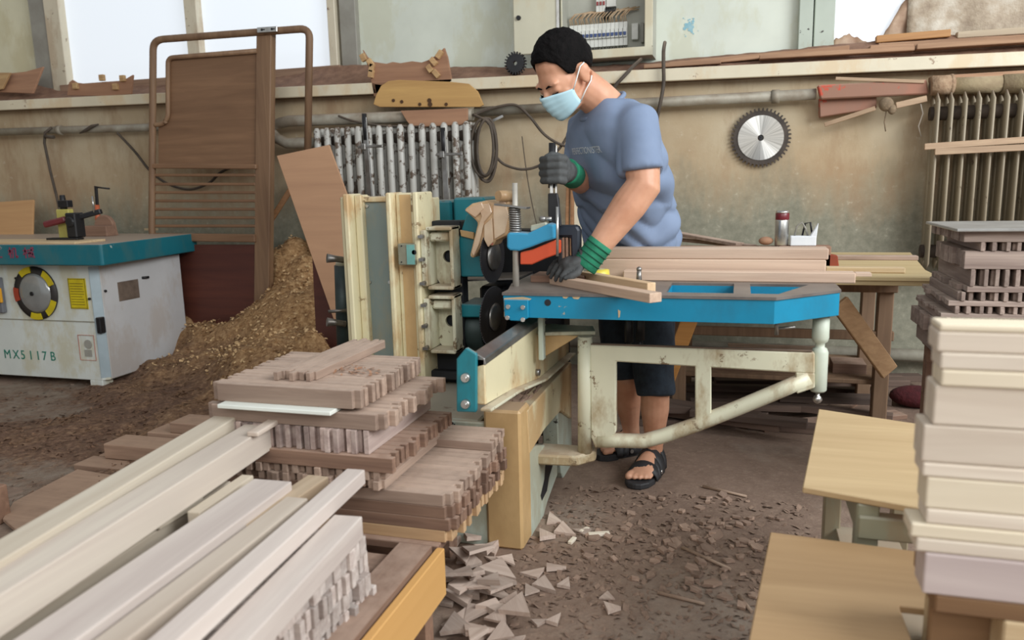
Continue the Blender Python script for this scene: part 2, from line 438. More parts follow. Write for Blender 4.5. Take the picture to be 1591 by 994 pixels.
one('heating_pipe', g, M_pipe, 'thick grey pipe bending down into the left radiator', 'pipe')
pipe([atY(738, 174, 4.42), atY(1268, 146, 4.42)], .028, 'grey pipe along the wall between cable coil and red channels', [atY(1205, 150, 4.42)])
g = G(); g.tube([atY(1480, 133, 4.38), atY(1556, 130, 4.38)], .042, 14); g.tube([atY(1556, 130, 4.38), atY(1720, 122, 4.38)], .047, 14)
one('insulated_pipe', g, plain('pipe_wrap', srgb(176, 160, 126), srgb(140, 122, 96), 8, .85, bump=.3, dust=.6), 'fat wrapped pipe above the right radiator', 'pipe')
g = G(); g.tube([atY(1446, 134, 4.36), atY(1478, 131, 4.36)], .046, 14); g.ell(atY(1478, 131, 4.36), .02, .048, .05)
one('pipe_bandage', g, plain('sacking', srgb(176, 150, 122), srgb(140, 112, 88), 30, .95, bump=.5), 'dusty sacking bundle tied round the pipe end over the right radiator', 'sacking')

# ---- radiators
M_radL = paint('peeling_silver_paint', srgb(196, 194, 186), srgb(98, 82, 68), .44, 16, .38, dust=.6)
M_radR = paint('old_cream_radiator_paint', srgb(160, 148, 126), srgb(100, 86, 70), .36, 14, dust=.7)
M_hub = plain('dark_radiator_core', srgb(96, 84, 74), srgb(62, 54, 48), 10, .8, .2)  # core coloured dark to put shade into the gaps between sections
def radiator(label, x_first, step, n, zt, zb, y, rad, flat, m):
    t = thing('radiator', label, 'radiator', (x_first+step*n/2, y, zb), 0)
    for i in range(n):
        x = x_first+step*i; g = G()
        if flat:
            for yy in (y-.07, y+.03):
                g.tube([(x, yy+.03, zt-.004), (x, yy, zt-.02), (x, yy, zb+.02), (x, yy+.03, zb+.004)], [(rad*.7, .028), (rad, .03), (rad, .03), (rad*.7, .028)], 10)
            g.box(x-.004, x+.004, y-.06, y+.06, zb+.03, zt-.03)  # web plate added to block light between the fins
        else:
            for yy in (y-.065, y, y+.06):
                g.tube([(x, yy, zt-.0), (x, yy, zt-.02), (x, yy, zb+.02), (x, yy, zb)], [rad*.5, rad, rad, rad*.5], 10)
        build('section', g, m, t)
    g = G(); xe = x_first+step*(n-1)
    g.tube([(x_first-.02, y, zt-.075), (xe+.02, y, zt-.075)], .033, 12); build('core_tube', g, M_hub, t); g = G(); g.tube([(x_first-.02, y, zb+.075), (xe+.02, y, zb+.075)], .033, 12)
    build('core_tube', g, M_hub, t)
    return t
pL0, pL1 = atY(497, 205, 4.33), atY(728, 198, 4.33)
radiator('silver column radiator behind the machine, paint peeling to brown', pL0.x, (pL1.x-pL0.x)/14, 15, pL0.z+.02, pL0.z-.72, 4.36, .021, False, M_radL)
pR0, pR1 = atY(1458, 150, 4.30), atY(1588, 148, 4.30)
radiator('cream flat finned radiator at the right end of the wall', pR0.x, (pR1.x-pR0.x)/6, 12, pR0.z+.0, pR0.z-.83, 4.37, .0095, True, M_radR)
# the sticks resting through the right radiator
M_stick = wood('grey_stick', srgb(190, 164, 134), srgb(160, 132, 106), .2)
for (a, b, lab) in (((1436, 228, 4.26), (1640, 214, 4.26), 'upper thin wooden stick lying across the right radiator'), ((1452, 236, 4.235), (1650, 226, 4.235), 'lower thin wooden stick lying across the right radiator')):
    g = G(); g.bar(atY(*a), atY(*b), .018, .03); one('wooden_stick', g, M_stick, lab, 'stick', bevel=.002)
# two long clamps standing before the left radiator
def bar_clamp(px, ytop, ybot, head_py, label, Y=4.2):
    p = atY(px, ytop, Y); q = Vector((p.x+.03, Y, .001))
    t = thing('bar_clamp', label, 'clamp', q)
    g = G(); g.bar(p, q, .012, .03); build('bar', g, M_steel, t, .001)
    h = atY(px, head_py, Y)
    g = G(); g.box(h.x-.014, h.x+.014, Y-.02, Y+.02, h.z-.018, h.z+.018); g.bar(h-Vector((.04, 0, 0)), h+Vector((.12, 0, 0)), .016, .016); build('jaw', g, M_steel, t, .003)
    g = G(); g.cyl(p+Vector((0, 0, -.13)), p+Vector((0, 0, .02)), .012, .014, 12); build('handle', g, M_dark, t)
bar_clamp(566, 182, 300, 228, 'steel bar clamp with dark handle in front of the left radiator')
bar_clamp(688, 204, 330, 240, 'thin dark bar clamp before the radiator, nearest the cable coil')

# ---- templates on the ledge
def board_poly(name, pts, Y, th, m, label, cat, bevel=.002, lean=0.0, group=None):
    P = [atY(x, y, Y) for x, y in pts]
    zb = min(p.z for p in P)
    P = [p+Vector((0, (p.z-zb)*lean, 0)) for p in P]
    return one(name, G().prism(P, (0, th, 0)), m, label, cat, group, bevel)
o = board_poly('cat_ear_template', [(563,77),(570,88),(580,96),(600,99),(610,96),(622,98),(640,95),(655,97),(668,92),(680,84),(690,74),(695,88),(702,126),(690,132),(590,150),(581,150),(574,112)], 4.40, .018, M_tmpl, 'dusty brown shaping template with two pointed ears on the ledge', 'template')
root = o
for i, (x, y, a) in enumerate(((566,90,-.4),(577,98,-.6),(579,106,.3),(578,115,.25),(684,85,.7),(675,96,-.7),(669,107,-.6),(679,115,-.7))):
    p = atY(x, y, 4.40); Mx = Matrix.Translation(p+Vector((0, -.012, 0))) @ Matrix.Rotation(a, 4, 'Y')
    g = G().box(-.015, .015, -.012, .012, -.024, .024, Mx) if i % 3 else G().box(-.016, .016, -.012, .012, -.022, .022, Mx)
    b = build('clamp_block', g, M_block, o, .002)
g = G(); P = [(580,162),(584,148),(592,133),(603,126),(620,124),(700,127),(728,130),(742,142),(751,163),(745,166),(590,166)]
o = board_poly('rounded_template', P, 4.37, .016, M_tmplyellow, 'yellow plywood template with rounded shoulders and bored holes below the ledge', 'template')
for x, y, r in ((611,156,.010),(624,158,.010),(652,162,.010),(667,156,.013),(668,162,.014),(693,162,.010)):
    p = atY(x, y, 4.366); build('bored_hole', G().cyl(p, p+Vector((0, .006, 0)), r, None, 12), plain('hole_dark', srgb(84, 58, 36), None, 20, .9), o)
P = [(622,172),(726,168),(726,186),(716,194),(640,198),(632,188)]
board_poly('brown_template', P, 4.325, .02, M_tmpl, 'small dusty brown template resting on the pipe above the left radiator', 'template')
o = board_poly('notched_template', [(104,148),(107,128),(112,124),(118,128),(132,130),(160,127),(188,126),(196,122),(206,116),(203,146),(160,149)], 4.42, .018, M_tmpl, 'notched dusty template lying at the ledge before the left window', 'template', .002)
for x, y in ((119,134),(181,135),(160,121),(192,122)):
    p = atY(x, y, 4.42); build('clamp_block', G().box(p.x-.02, p.x+.02, p.y-.02, p.y+.004, p.z-.02, p.z+.02), M_block, o, .003)
board_poly('curved_template', [(-30,142),(-20,112),(10,112),(30,110),(56,102),(50,145)], 4.46, .018, M_tmpl, 'curved brown template at the far left end of the ledge', 'template', .002, .3)
board_poly('template_offcut', [(-30,146),(-12,112),(10,112),(2,138)], 4.43, .018, M_block, 'pale template scrap leaning on the curved template at far left', 'template', .002, .2)
# small toothed gear-like cutter on the ledge
def toothed(g, c, r, teeth, th, depth, hole, raker=.3):
    """disc in the XZ plane"""
    pts = []
    for i in range(teeth):
        a0 = 2*math.pi*i/teeth; da = 2*math.pi/teeth
        for fr, rr in ((0, r-depth), (.42, r-depth*.9), (.5, r), (.86, r*.985), (.93, r-depth)):
            a = a0+da*fr; pts.append((rr*math.cos(a), rr*math.sin(a)))
    n = len(pts); c = Vector(c)
    h = [(hole*math.cos(2*math.pi*i/n), hole*math.sin(2*math.pi*i/n)) for i in range(n)]
    vs = [c+Vector((x, y, z)) for y in (0, th) for x, z in pts] + [c+Vector((x, y, z)) for y in (0, th) for x, z in h]
    fs = []
    for i in range(n):
        j = (i+1) % n
        fs += [(i, j, 2*n+j, 2*n+i), (n+i, 3*n+i, 3*n+j, n+j), (i, n+i, n+j, j), (2*n+i, 2*n+j, 3*n+j, 3*n+i)]
    return g.add(vs, fs)
p = atY(800, 98, 4.5)
one('toothed_cutter', toothed(G(), p+Vector((0, 0, 0)), .066, 22, .03, .014, .012), M_dark, 'small grey toothed cutter standing on the ledge left of the breaker box', 'cutter', bevel=.001)
# big circular saw blade hung on the wall
p = atY(1182, 214, 4.47)
t = thing('saw_blade', 'round steel saw blade hanging on the plaster wall right of the man', 'saw blade', p)
M_blade = None
def blade_mat():
    t_ = NT('brushed_blade'); t_.set(.3, .85)
    v = t_.n('ShaderNodeVectorMath', operation='NORMALIZE'); 
    gr = t_.n('ShaderNodeTexGradient', gradient_type='RADIAL')
    mp = t_.n('ShaderNodeMapping'); mp.inputs['Rotation'].default_value = (R(90), 0, 0)
    t_.l(t_.tc.outputs['Object'], mp.inputs['Vector']); t_.l(mp.outputs['Vector'], gr.inputs['Vector'])
    nz_ = t_.n('ShaderNodeTexNoise', noise_dimensions='1D'); nz_.inputs['W'].default_value = 0; nz_.inputs['Scale'].default_value = 60; nz_.inputs['Detail'].default_value = 3
    t_.l(gr.outputs['Fac'], nz_.inputs['W'])
    t_.col(t_.ramp(nz_.outputs['Fac'], [(.3, srgb(178, 176, 170)), (.7, srgb(216, 214, 208))]))
    tg = t_.n('ShaderNodeTangent', direction_type='RADIAL', axis='Y'); t_.l(tg.outputs[0], t_.b.inputs['Tangent'])
    t_.b.inputs['Anisotropic'].default_value = .85; t_.b.inputs['Roughness'].default_value = .36; t_.b.inputs['Metallic'].default_value = 1.0
    return t_.m
build('tooth_ring', toothed(G(), p+Vector((0, .004, 0)), .157, 44, .006, .016, .112), plain('sooty_teeth', srgb(84, 74, 66), srgb(56, 50, 46), 14, .6, .3), t)
g = G(); n = 64
vs = [p+Vector((r_*math.cos(2*math.pi*i/n), y_, r_*math.sin(2*math.pi*i/n))) for r_, y_ in ((.118, 0), (.016, 0), (.118, .005), (.016, .005)) for i in range(n)]
fs = []
for i in range(n):
    j = (i+1) % n; fs += [(i, j, n+j, n+i), (2*n+i, 3*n+i, 3*n+j, 2*n+j), (i, 2*n+i, 2*n+j, j), (n+i, n+j, 3*n+j, 3*n+i)]
g.add(vs, fs); build('plate', g, blade_mat(), t)
build('hub', G().cyl(p+Vector((0, -.004, 0)), p+Vector((0, .012, 0)), .012, .012, 16), M_dark, t)
build('hanging_nail', G().cyl(p+Vector((0, -.02, .004)), p+Vector((0, .03, .004)), .003, .003, 8), M_dark, t)

# red channels on the wall
M_red = paint('dusty_red_paint', srgb(164, 116, 96), srgb(196, 84, 64), .45, 5, .8, dust=.9, grime=srgb(150, 116, 98), gr_amt=.7)
t = thing('red_channel', 'dusty faded red steel channel fixed to the wall at right', 'channel', atY(1272, 185, 4.46))
build('upper_flange', G().prism([atY(1270,132,4.36), atY(1440,123,4.36), atY(1443,146,4.36), atY(1275,154,4.36)], (0, .05, 0)), M_red, t, .006)
build('web', G().prism([atY(1273,152,4.41), atY(1362,150,4.41), atY(1362,168,4.41), atY(1274,182,4.41)], (0, .07, 0)), M_red, t, .004)
g = G(); g.ell(atY(1377,162,4.36), .035, .03, .035); g.ell(atY(1386,170,4.35), .02, .02, .025); g.tube([atY(1377,172,4.36), atY(1374,190,4.37), atY(1376,204,4.38)], .003, 6)
one('rag_knot', g, plain('rag', srgb(150, 130, 104), srgb(110, 94, 76), 20, .95, bump=.6), 'knotted beige rag on the red wall channel', 'rag')
for a, b, w_, lab in (((1281,194,4.40),(1360,168,4.36),.022,'thin stick sloping down below the red wall channel'),((1392,164,4.35),(1440,153,4.35),.03,'short stick jammed at the right end of the red channel'),((1298,122,4.36),(1436,127,4.36),.016,'flat strip lying along the top of the red channel')):
    one('wooden_stick', G().bar(atY(*a), atY(*b), .016, w_), M_stick, lab, 'stick', bevel=.002)
g = G(); g.tube([atY(1430,160,4.36), atY(1434,176,4.36), atY(1427,196,4.36), atY(1431,212,4.37)], .003, 6)
one('string', g, plain('string', srgb(200, 190, 176), None, 30, .9), 'pale string dangling beside the right radiator', 'string')

# planks on the ledge, right half
def ledge_plank(a, b, h, d, y, label, m=None):
    p, q = atY(a[0], a[1], y), atY(b[0], b[1], y)
    dz = h/2
    g = G(); g.bar(p-Vector((0, -d/2, dz)), q-Vector((0, -d/2, dz)), d, h)
    return one('ledge_plank', g, m or M_plank, label, 'plank', 'planks on the ledge', .003)
M_plankorange = wood('orange_plank', srgb(198, 150, 96), srgb(164, 118, 74), .1)
M_plankpale = wood('pale_plank', srgb(196, 180, 154), srgb(166, 148, 124), .1)
ledge_plank((1040,96),(1320,70), .028, .08, 4.53, 'long dusty plank on the ledge below the white wall panel')
ledge_plank((1180,85),(1422,71), .022, .07, 4.45, 'front dusty plank on the ledge above the red channel')
ledge_plank((1352,70),(1420,68), .028, .07, 4.545, 'short grey plank on the ledge under the orange plank', M_plank)
ledge_plank((1362,55),(1478,45), .036, .05, 4.62, 'orange brown plank at the top of the ledge pile', M_plankorange)
ledge_plank((1488,49),(1680,36), .032, .05, 4.63, 'pale plank at the right top of the ledge pile', M_plankpale)
ledge_plank((1425,68),(1700,50), .026, .09, 4.44, 'lower front plank at the right end of the ledge')
ledge_plank((1532,65),(1700,55), .03, .06, 4.54, 'pale ended plank at the right end of the ledge', M_plankpale)
ledge_plank((1365,67),(1650,50), .03, .06, 4.56, 'long brown plank beneath the orange one on the ledge')
ledge_plank((1000,100),(1120,92), .022, .05, 4.5, 'short dusty plank on the ledge right of the breaker box')
ledge_plank((428,138),(520,126), .02, .04, 4.53, 'dusty strip on the ledge right of the tall wooden frame')
ledge_plank((920,113),(1000,108), .018, .05, 4.47, 'flat dusty offcut on the ledge below the breaker box')
ledge_plank((1448,118),(1640,106), .024, .08, 4.36, 'plank laid on the fat pipe above the right radiator')

# ---- breaker box
M_box = paint('cream_box_paint', srgb(214, 210, 186), srgb(170, 160, 130), .26, 8, dust=.4, grime=srgb(198, 176, 134), gr_amt=.35)
M_boxin = plain('box_back_grey', srgb(186, 186, 174), srgb(166, 166, 154), 5, .6)
yb = 4.56
A, B_ = atY(872, 90, yb), atY(1014, 84, yb)
zb_, zt_ = B_.z-.005, 2.5
t = thing('breaker_box', 'cream metal electrical box with open door above the ledge', 'breaker box', (A.x, yb, zb_))
g = G(); X0, X1 = A.x, B_.x
g.box(X0, X1, YU-.02, YU, zb_, zt_); g.box(X0, X0+.012, yb, YU-.02, zb_+.012, zt_); g.box(X1-.012, X1, yb, YU-.02, zb_+.012, zt_); g.box(X0, X1, yb, YU-.02, zb_, zb_+.012)
build('enclosure', g, M_boxin, t)
g = G(); g.box(X0, X1, yb-.01, yb, zb_, zb_+.045); g.box(X1-.045, X1, yb-.01, yb, zb_+.045, zt_); g.box(X0, X0+.01, yb-.01, yb, zb_+.045, zt_)
build('frame', g, M_box, t, .003)
D0, D1 = atY(800, 50, yb-.02), atY(868, 50, yb-.02)
d = build('door', G().box(D0.x, D1.x+.005, yb-.05, yb-.03, atY(830, 84, yb-.04).z, zt_), M_box, t, .004)
c = atY(806, 28, yb-.05); build('latch', G().cyl(c, c+Vector((0, -.015, 0)), .014, .012, 12), M_dark, d)
build('edge_strip', G().box(D1.x-.004, D1.x+.012, yb-.056, yb-.05, atY(830, 84, yb-.04).z, zt_), M_chrome, d)
M_brk = plain('breaker_white', srgb(226, 226, 218), srgb(206, 206, 198), 20, .5)
M_toggle = plain('breaker_blue', srgb(54, 76, 128), None, 20, .4); M_togred = plain('breaker_red', srgb(150, 48, 48), None, 20, .4)
ym = YU-.06
xa_, xb_ = atY(885, 50, ym).x, atY(975, 50, ym).x
nb = 14
for i in range(nb):
    xx = xa_+(xb_-xa_)*i/nb; ww = (xb_-xa_)/nb*.94
    zc = atY(930, 52, ym).z
    b = build('breaker', G().box(xx, xx+ww, ym, YU-.021, zc-.075, zc+.055).box(xx+.001, xx+ww-.001, ym-.018, ym, zc-.03, zc+.02), M_brk, t, .001)
    build('toggle', G().prism([(xx+.003, ym-.018, zc-.004), (xx+ww-.003, ym-.018, zc-.004), (xx+ww-.005, ym-.018, zc-.022), (xx+.005, ym-.018, zc-.022)], (0, -.008, 0)), M_toggle, b)
xx0 = atY(926, 10, ym).x; zc = atY(945, 5, ym).z
for i in range(3):
    b = build('breaker', G().box(xx0+.019*i, xx0+.019*i+.018, ym, YU-.021, zc-.05, zc+.05), M_brk, t, .001)
    build('toggle', G().box(xx0+.019*i+.004, xx0+.019*i+.014, ym-.008, ym, zc-.008, zc+.012), M_togred, b)
b = build('main_switch', G().box(xx0+.06, xx0+.115, ym, YU-.021, zc-.02, zc+.06), M_brk, t, .002)
x_ = atY(986, 52, ym).x; zc = atY(986, 50, ym).z
build('outlet', G().box(x_-.018, x_+.02, ym, YU-.021, zc-.04, zc+.05), M_brk, t, .003)
x_ = atY(998, 50, ym).x; build('terminal_strip', G().box(x_-.008, x_+.008, ym, YU-.021, zc-.06, zc+.05), M_postgrey, t, .003)
M_wirebrown = plain('brown_wire', srgb(168, 132, 96), srgb(196, 176, 146), 40, .6); M_wiregrey = plain('grey_wire', srgb(120, 118, 112), srgb(80, 78, 74), 40, .6)
for i in range(26):
    xx = xa_+(xb_-xa_)*(i+.5)/26; zc = atY(930, 52, ym).z; j = random.uniform(-.01, .01)
    build('wire', G().tube([(xx, ym+.01, zc+.05), (xx+j, ym-.01, zc+.085), (xx+.03+j, ym-.005, zc+.115), (xx+.09+j*3, ym+.02, zc+.125+j)], .0035, 5), M_wirebrown, t)
for i in range(20):
    xx = xa_+(xb_-xa_)*(i+.5)/20; zc = atY(930, 52, ym).z
    build('wire', G().tube([(xx, ym+.01, zc-.07), (xx+random.uniform(-.01, .01), ym-.005, zc-.1), (xx+random.uniform(-.02, .02), ym+.01, zb_+.012)], .0035, 5), M_wiregrey, t)
for i in range(6):
    xx = xx0+.055+.011*i; zc = atY(945, 14, ym).z
    build('wire', G().tube([(xx, ym+.01, zc+.02), (xx+.004, ym-.008, zc-.01), (xx-.012, ym, zc-.03), (xx-.02, ym+.02, zc-.05)], .0045, 5), M_dark, t)
# cables
def cable(path, r, label, m=M_rubber, name='cable', sm=10):
    P = [Vector(p) for p in path]; out = []
    for i in range(len(P)-1):
        p0, p1, p2, p3 = P[max(i-1, 0)], P[i], P[i+1], P[min(i+2, len(P)-1)]
        for k in range(sm):
            t_ = k/sm
            out.append(.5*((2*p1)+(p2-p0)*t_+(2*p0-5*p1+4*p2-p3)*t_*t_+(3*p1-p0-3*p2+p3)*t_**3))
    out.append(P[-1])
    return one(name, G().tube(out, r, 8), m, label, 'cable', origin=P[0])
cable([atY(1033,66,4.5), atY(1031,80,4.40), atY(1031,104,4.37), atY(1031,130,4.37), atY(1027,155,4.36), atY(1021,184,4.38), atY(1016,230,4.42), atY(1014,300,4.44)], .010, 'grey cable hanging over the ledge behind the man')
cable([atY(996,92,4.55), atY(985,102,4.44), atY(970,118,4.37), atY(955,135,4.37), atY(945,160,4.40), atY(940,200,4.44)], .010, 'cable running down from the breaker box behind the man')
Y_ = 4.36
pts = []
for k in range(4):
    for j in range(10):
        a = 2*math.pi*j/10+1.9; cx, cy = 754+3*math.sin(k*2.1), 232+3*math.cos(k*1.3)
        pts.append(atY(cx+(17+2.5*k*((-1)**k)*.6)*math.cos(a), cy-(46+4*math.sin(k*1.7))*math.sin(a), Y_-.012*k))
cable(pts+[atY(735, 178, 4.36)], .008, 'coiled dark cable hung on the pipe end right of the left radiator', sm=4)
cable([atY(738,178,4.36), atY(765,168,4.37), atY(800,163,4.37), atY(822,180,4.37), atY(845,208,4.37), atY(870,224,4.37), atY(900,232,4.37)], .008, 'dark cable looping from the coil towards the man, upper run')
cable([atY(772,245,4.38), atY(785,256,4.38), atY(812,263,4.38), atY(840,256,4.38), atY(868,232,4.38), atY(885,205,4.38)], .008, 'dark cable looping low across the wall beside the radiator')
cable([atY(182,206,4.40), atY(210,236,4.42), atY(234,266,4.43), atY(262,286,4.43), atY(295,294,4.43), atY(325,284,4.43), atY(350,264,4.43), atY(420,240,4.43)], .009, 'dark cable drooping along the wall behind the tall frame')
cable([atY(526,180,4.33), atY(550,188,4.325), atY(600,196,4.33), atY(660,196,4.33)], .007, 'thin dark cable lying along the thick pipe above the left radiator')
# rod hooked on the left pipe
g = G(); g.tube([atY(80,198,4.39), atY(70,206,4.385), atY(69,222,4.385), atY(78,265,4.36), atY(88,305,4.30), atY(93,328,4.22)], .009, 8); g.tube([atY(70,212,4.38), atY(84,213,4.38)], .012, 8)
one('hooked_rod', g, M_rubber, 'thin dark rod hooked on the far left pipe', 'rod')
g = G(); g.tube([atY(124,207,4.385), atY(134,202,4.38), atY(143,196,4.385), atY(153,193,4.39)], [.004, .012, .012, .005], 8)
one('wire_twist', g, M_rubber, 'twist of dark wire wrapped round the far left pipe', 'wire')
# pale post and sticks standing behind the man by the wall
for a, b, w_, m_, lab in (((884,240,4.4),(880,420,4.3),.02,wood('brown_batten', srgb(170,124,84), srgb(140,98,64)),'thin brown batten standing at the wall left of the man'),((890,238,4.38),(888,420,4.3),.018,MATS['brown_batten'],'second thin brown batten standing next to the pale post'),((899,235,4.39),(899,430,4.33),.05,M_fascia,'pale painted post with nail holes standing behind the man')):
    one('batten', G().bar(atY(*a), atY(*b), .03, w_, (1,0,0)), m_, lab, 'batten', bevel=.003)
cable([atY(811,212,4.45), atY(820,280,4.45), atY(833,345,4.45), atY(845,380,4.45)], .003, 'thin dark rod leaning on the wall between spring and lever', name='thin_rod')
g = G(); p = atY(745, 200, 4.44); g.bar(atY(757,192,4.42), atY(782,180,4.42), .014, .014)
one('pipe_bracket', g, M_chrome, 'small pale steel bracket beside the cable coil', 'bracket')
# paint marks sprayed on the wall panels
g = G(); c = atY(1071, 41, YU-.002)
for i in range(60):
    a = random.uniform(0, 6.28); r_ = abs(random.gauss(0, .022)); s_ = random.uniform(.002, .010)*(1 if r_ < .03 else .5)
    q = c+Vector((r_*math.cos(a), -.0004*i/60, r_*1.3*math.sin(a))); g.cyl(q, q+Vector((0, .003, 0)), s_, None, 9)
one('paint_splash', g, M_stain, 'blue paint splash on the white wall panel right of breaker box', 'paint mark')
# ================================================================ left side : frame, heap, spindle moulder
M_frame = wood('brown_frame_wood', srgb(142, 112, 84), srgb(112, 84, 62), .1, .6, 2, .5, dust=.5, dustc=srgb(160, 134, 110))
M_frameX = wood('brown_panel_wood', srgb(140, 106, 78), srgb(114, 84, 60), .1, .6, 0, .5)
M_darkred = wood('dark_red_panel', srgb(100, 52, 38), srgb(74, 36, 28), .1, .6, 0, .4)
YF = 4.18
t = thing('wooden_bed_frame', 'tall brown wooden frame with panel and slats leaning by the left window', 'wooden frame', atY(330, 500, YF))
def roundpath(pts, Y, rad=12):
    out = []
    for i, p in enumerate(pts):
        if 0 < i < len(pts)-1:
            a, c = Vector(pts[i-1]), Vector(pts[i+1]); b = Vector(p)
            p0 = b+(a-b).normalized()*rad; p1 = b+(c-b).normalized()*rad
            for k in range(7):
                u = k/6; q = p0*(1-u)**2+b*2*u*(1-u)+p1*u*u; out.append(atY(q.x, q.y, Y))
        else: out.append(atY(p[0], p[1], Y))
    return out
zb = -.01
lo = atY(236, 356, YF)
pth = roundpath([(236,356),(238,62),(481,44),(478,250)], YF, 16)
build('outer_tube', G().tube([Vector((lo.x, YF, 0))]+pth, .0215, 12), M_frame, t)
p0, p1 = atY(398, 48, YF), atY(421, 48, YF); q0, q1 = atY(394, 494, YF), atY(417, 494, YF)
g = G(); s_ = (q0-p0)/(p0.z-q0.z)
ext = q0.z-0
g.prism([p0, p1, q1+s_*ext, q0+s_*ext], (0, .055, 0))
build('post', g, M_frame, t, .004)
g = G(); a, b = atY(400, 47, YF-.03), atY(431, 45, YF-.03)
plate = build('hinge_plate', g.bar(a, b, .012, .03), M_chrome, t, .002)
g = G()
for f_ in (.25, .75):
    c = a.lerp(b, f_); g.cyl(c+Vector((0, -.008, 0)), c+Vector((0, 0, 0)), .007, None, 10); g.box(c.x+.004, c.x+.02, c.y-.008, c.y, c.z-.003, c.z+.003)
build('keyhole', g, M_black, plate)
pan = [(264,92),(400,81),(399,258),(246,256),(246,198),(258,190)]
build('panel', G().prism([atY(x, y, YF+.012) for x, y in pan], (0, .016, 0)), M_frameX, t, .002)
build('panel_rail', G().tube(roundpath([(400,79),(261,90),(261,184),(252,194),(238,194)], YF, 9), .0145, 10), M_frame, t)
build('panel_rail', G().bar(atY(238, 258, YF), atY(400, 259, YF), .035, .03), M_frameX, t, .005)
for y in (272, 286, 299, 312, 325, 338, 351):
    build('slat', G().bar(atY(240, y, YF+.01), atY(398, y, YF+.01), .024, .018), M_frameX, t, .004)
build('lower_rail', G().bar(atY(240, 368, YF), atY(398, 370, YF), .035, .05), M_frameX, t, .005)
g = G(); a, b = atY(240, 380, YF+.01), atY(398, 380, YF+.01)
g.box(a.x, b.x, YF+.005, YF+.02, .05, a.z)
build('lower_panel', g, M_darkred, t, .002)
# leaning boards
M_ply = wood('tan_leaning_board', srgb(192, 150, 116), srgb(172, 132, 102), .06, .75, 0, .25)
def slab(name, P0, P1, P2, th, m, label, cat, bevel=.002, group=None):
    P0, P1, P2 = Vector(P0), Vector(P1), Vector(P2); n_ = (P1-P0).cross(P2-P0).normalized()
    return one(name, G().prism([P0, P1, P2, P0+P2-P1], n_*th), m, label, cat, group, bevel)
P0, P1 = atY(432, 243, 3.85), atY(513, 226, 3.85)
P3 = atY(514, 478, 3.62); dn = (P3-P0); dn = dn*((P0.z-.02)/-dn.z)
slab('leaning_board', P1, P0, P0+dn, .014, M_ply, 'tall tan plywood board leaning left of the ivory machine column', 'board')
P0, P1 = atY(488, 400, 3.72), atY(532, 400, 3.72)
dn = Vector((.03, -.08, -P0.z+.012))
slab('leaning_board', P1, P0, P0+dn, .02, M_darkred, 'dark red brown board standing behind the tan leaning plywood', 'board')
one('diagonal_strut', G().bar(atY(398, 378, 4.28), atY(462, 278, 4.40), .02, .035), wood('strut_wood', srgb(150, 104, 62), srgb(120, 82, 48)), 'slanted brown strip of wood between the tall frame and tan plywood', 'strip', bevel=.003)
# a board leaning behind the moulder at far left
M_ply2 = wood('orange_plywood', srgb(206, 164, 116), srgb(186, 142, 98), .06, .7, 0, .3)
P0, P1 = atY(-40, 316, 4.3), atY(52, 310, 4.3); P3 = atY(50, 372, 4.15)
slab('leaning_board', P0, P1, P1+(P3-P1)*((P1.z-.03)/(P1.z-P3.z)), .014, M_ply2, 'orange plywood board leaning on the wall behind the moulder', 'board')

# ---- sawdust heap
AN = []
for x, y, Y in ((455,366,4.42),(430,385,4.36),(470,400,4.3),(405,470,4.17),(380,490,4.15),(350,506,4.12),(320,502,4.10),(292,456,4.30),(300,480,4.2),(480,455,4.0),(440,440,4.16),(500,440,4.2)):
    p = atY(x, y, Y); AN.append((p.x, p.y, max(0, p.z)))
for x, y, z in ((480,500,.42),(400,540,.25),(430,520,.32),(340,545,.17),(300,560,.10),(245,605,.05),(290,610,.06),(200,640,.03),(150,690,.015),(330,640,.05),(60,740,.0),(100,640,.0),(20,640,.0),(480,580,.16),(560,600,.05),(540,540,.2),(420,640,.03)):
    p = atZ(x, y, z); AN.append((p.x, p.y, z))
AN += [(-4.0,3.4,0),(-3.8,3.3,0),(-3.65,3.42,0),(-3.6,3.2,0),(-4.3,3.4,0),(-3.2,4.45,.30),(-2.0,4.45,.5),(-1.6,4.4,.2),(-1.2,4.4,0),(-1.5,3.6,0.02),(-1.3,3.0,0),(-3.5,3.0,0),(-3.9,2.9,0),(-3.0,2.2,0),(-2.0,2.0,0),(-1.4,2.2,0),(-3.46,3.5,.015),(-3.4,3.9,.06),(-3.4,4.2,.14),(-3.7,4.4,.1),(-4.2,4.4,0),(-4.5,3.0,0)]
def heap_h(x, y):
    sw = s = 0
    for a, b, z in AN:
        d2 = (x-a)**2+(y-b)**2+.002; w_ = 1/d2**1.6; sw += w_; s += w_*z
    return s/sw
g = G(); nx, ny = 210, 170; x0h, x1h, y0h, y1h = -4.3, -1.15, 1.9, 4.49
vs = []
for j in range(ny+1):
    for i in range(nx+1):
        x = x0h+(x1h-x0h)*i/nx; y = y0h+(y1h-y0h)*j/ny; h = heap_h(x, y)
        e = min(1, max(.3, h/.06))
        h = h+e*(noise.noise((x*7, y*7, 1))*.022+noise.noise((x*26, y*26, 2))*.011+noise.noise((x*60, y*60, 5))*.005)
        edge = min((x-x0h)/.3, (x1h-x)/.25, (y-y0h)/.3, 1)
        vs.append((x, y, max(h, .0015)*max(0, edge)-.006*(1-max(0, edge))))
g.add(vs, [(j*(nx+1)+i, j*(nx+1)+i+1, (j+1)*(nx+1)+i+1, (j+1)*(nx+1)+i) for j in range(ny) for i in range(nx)], True)
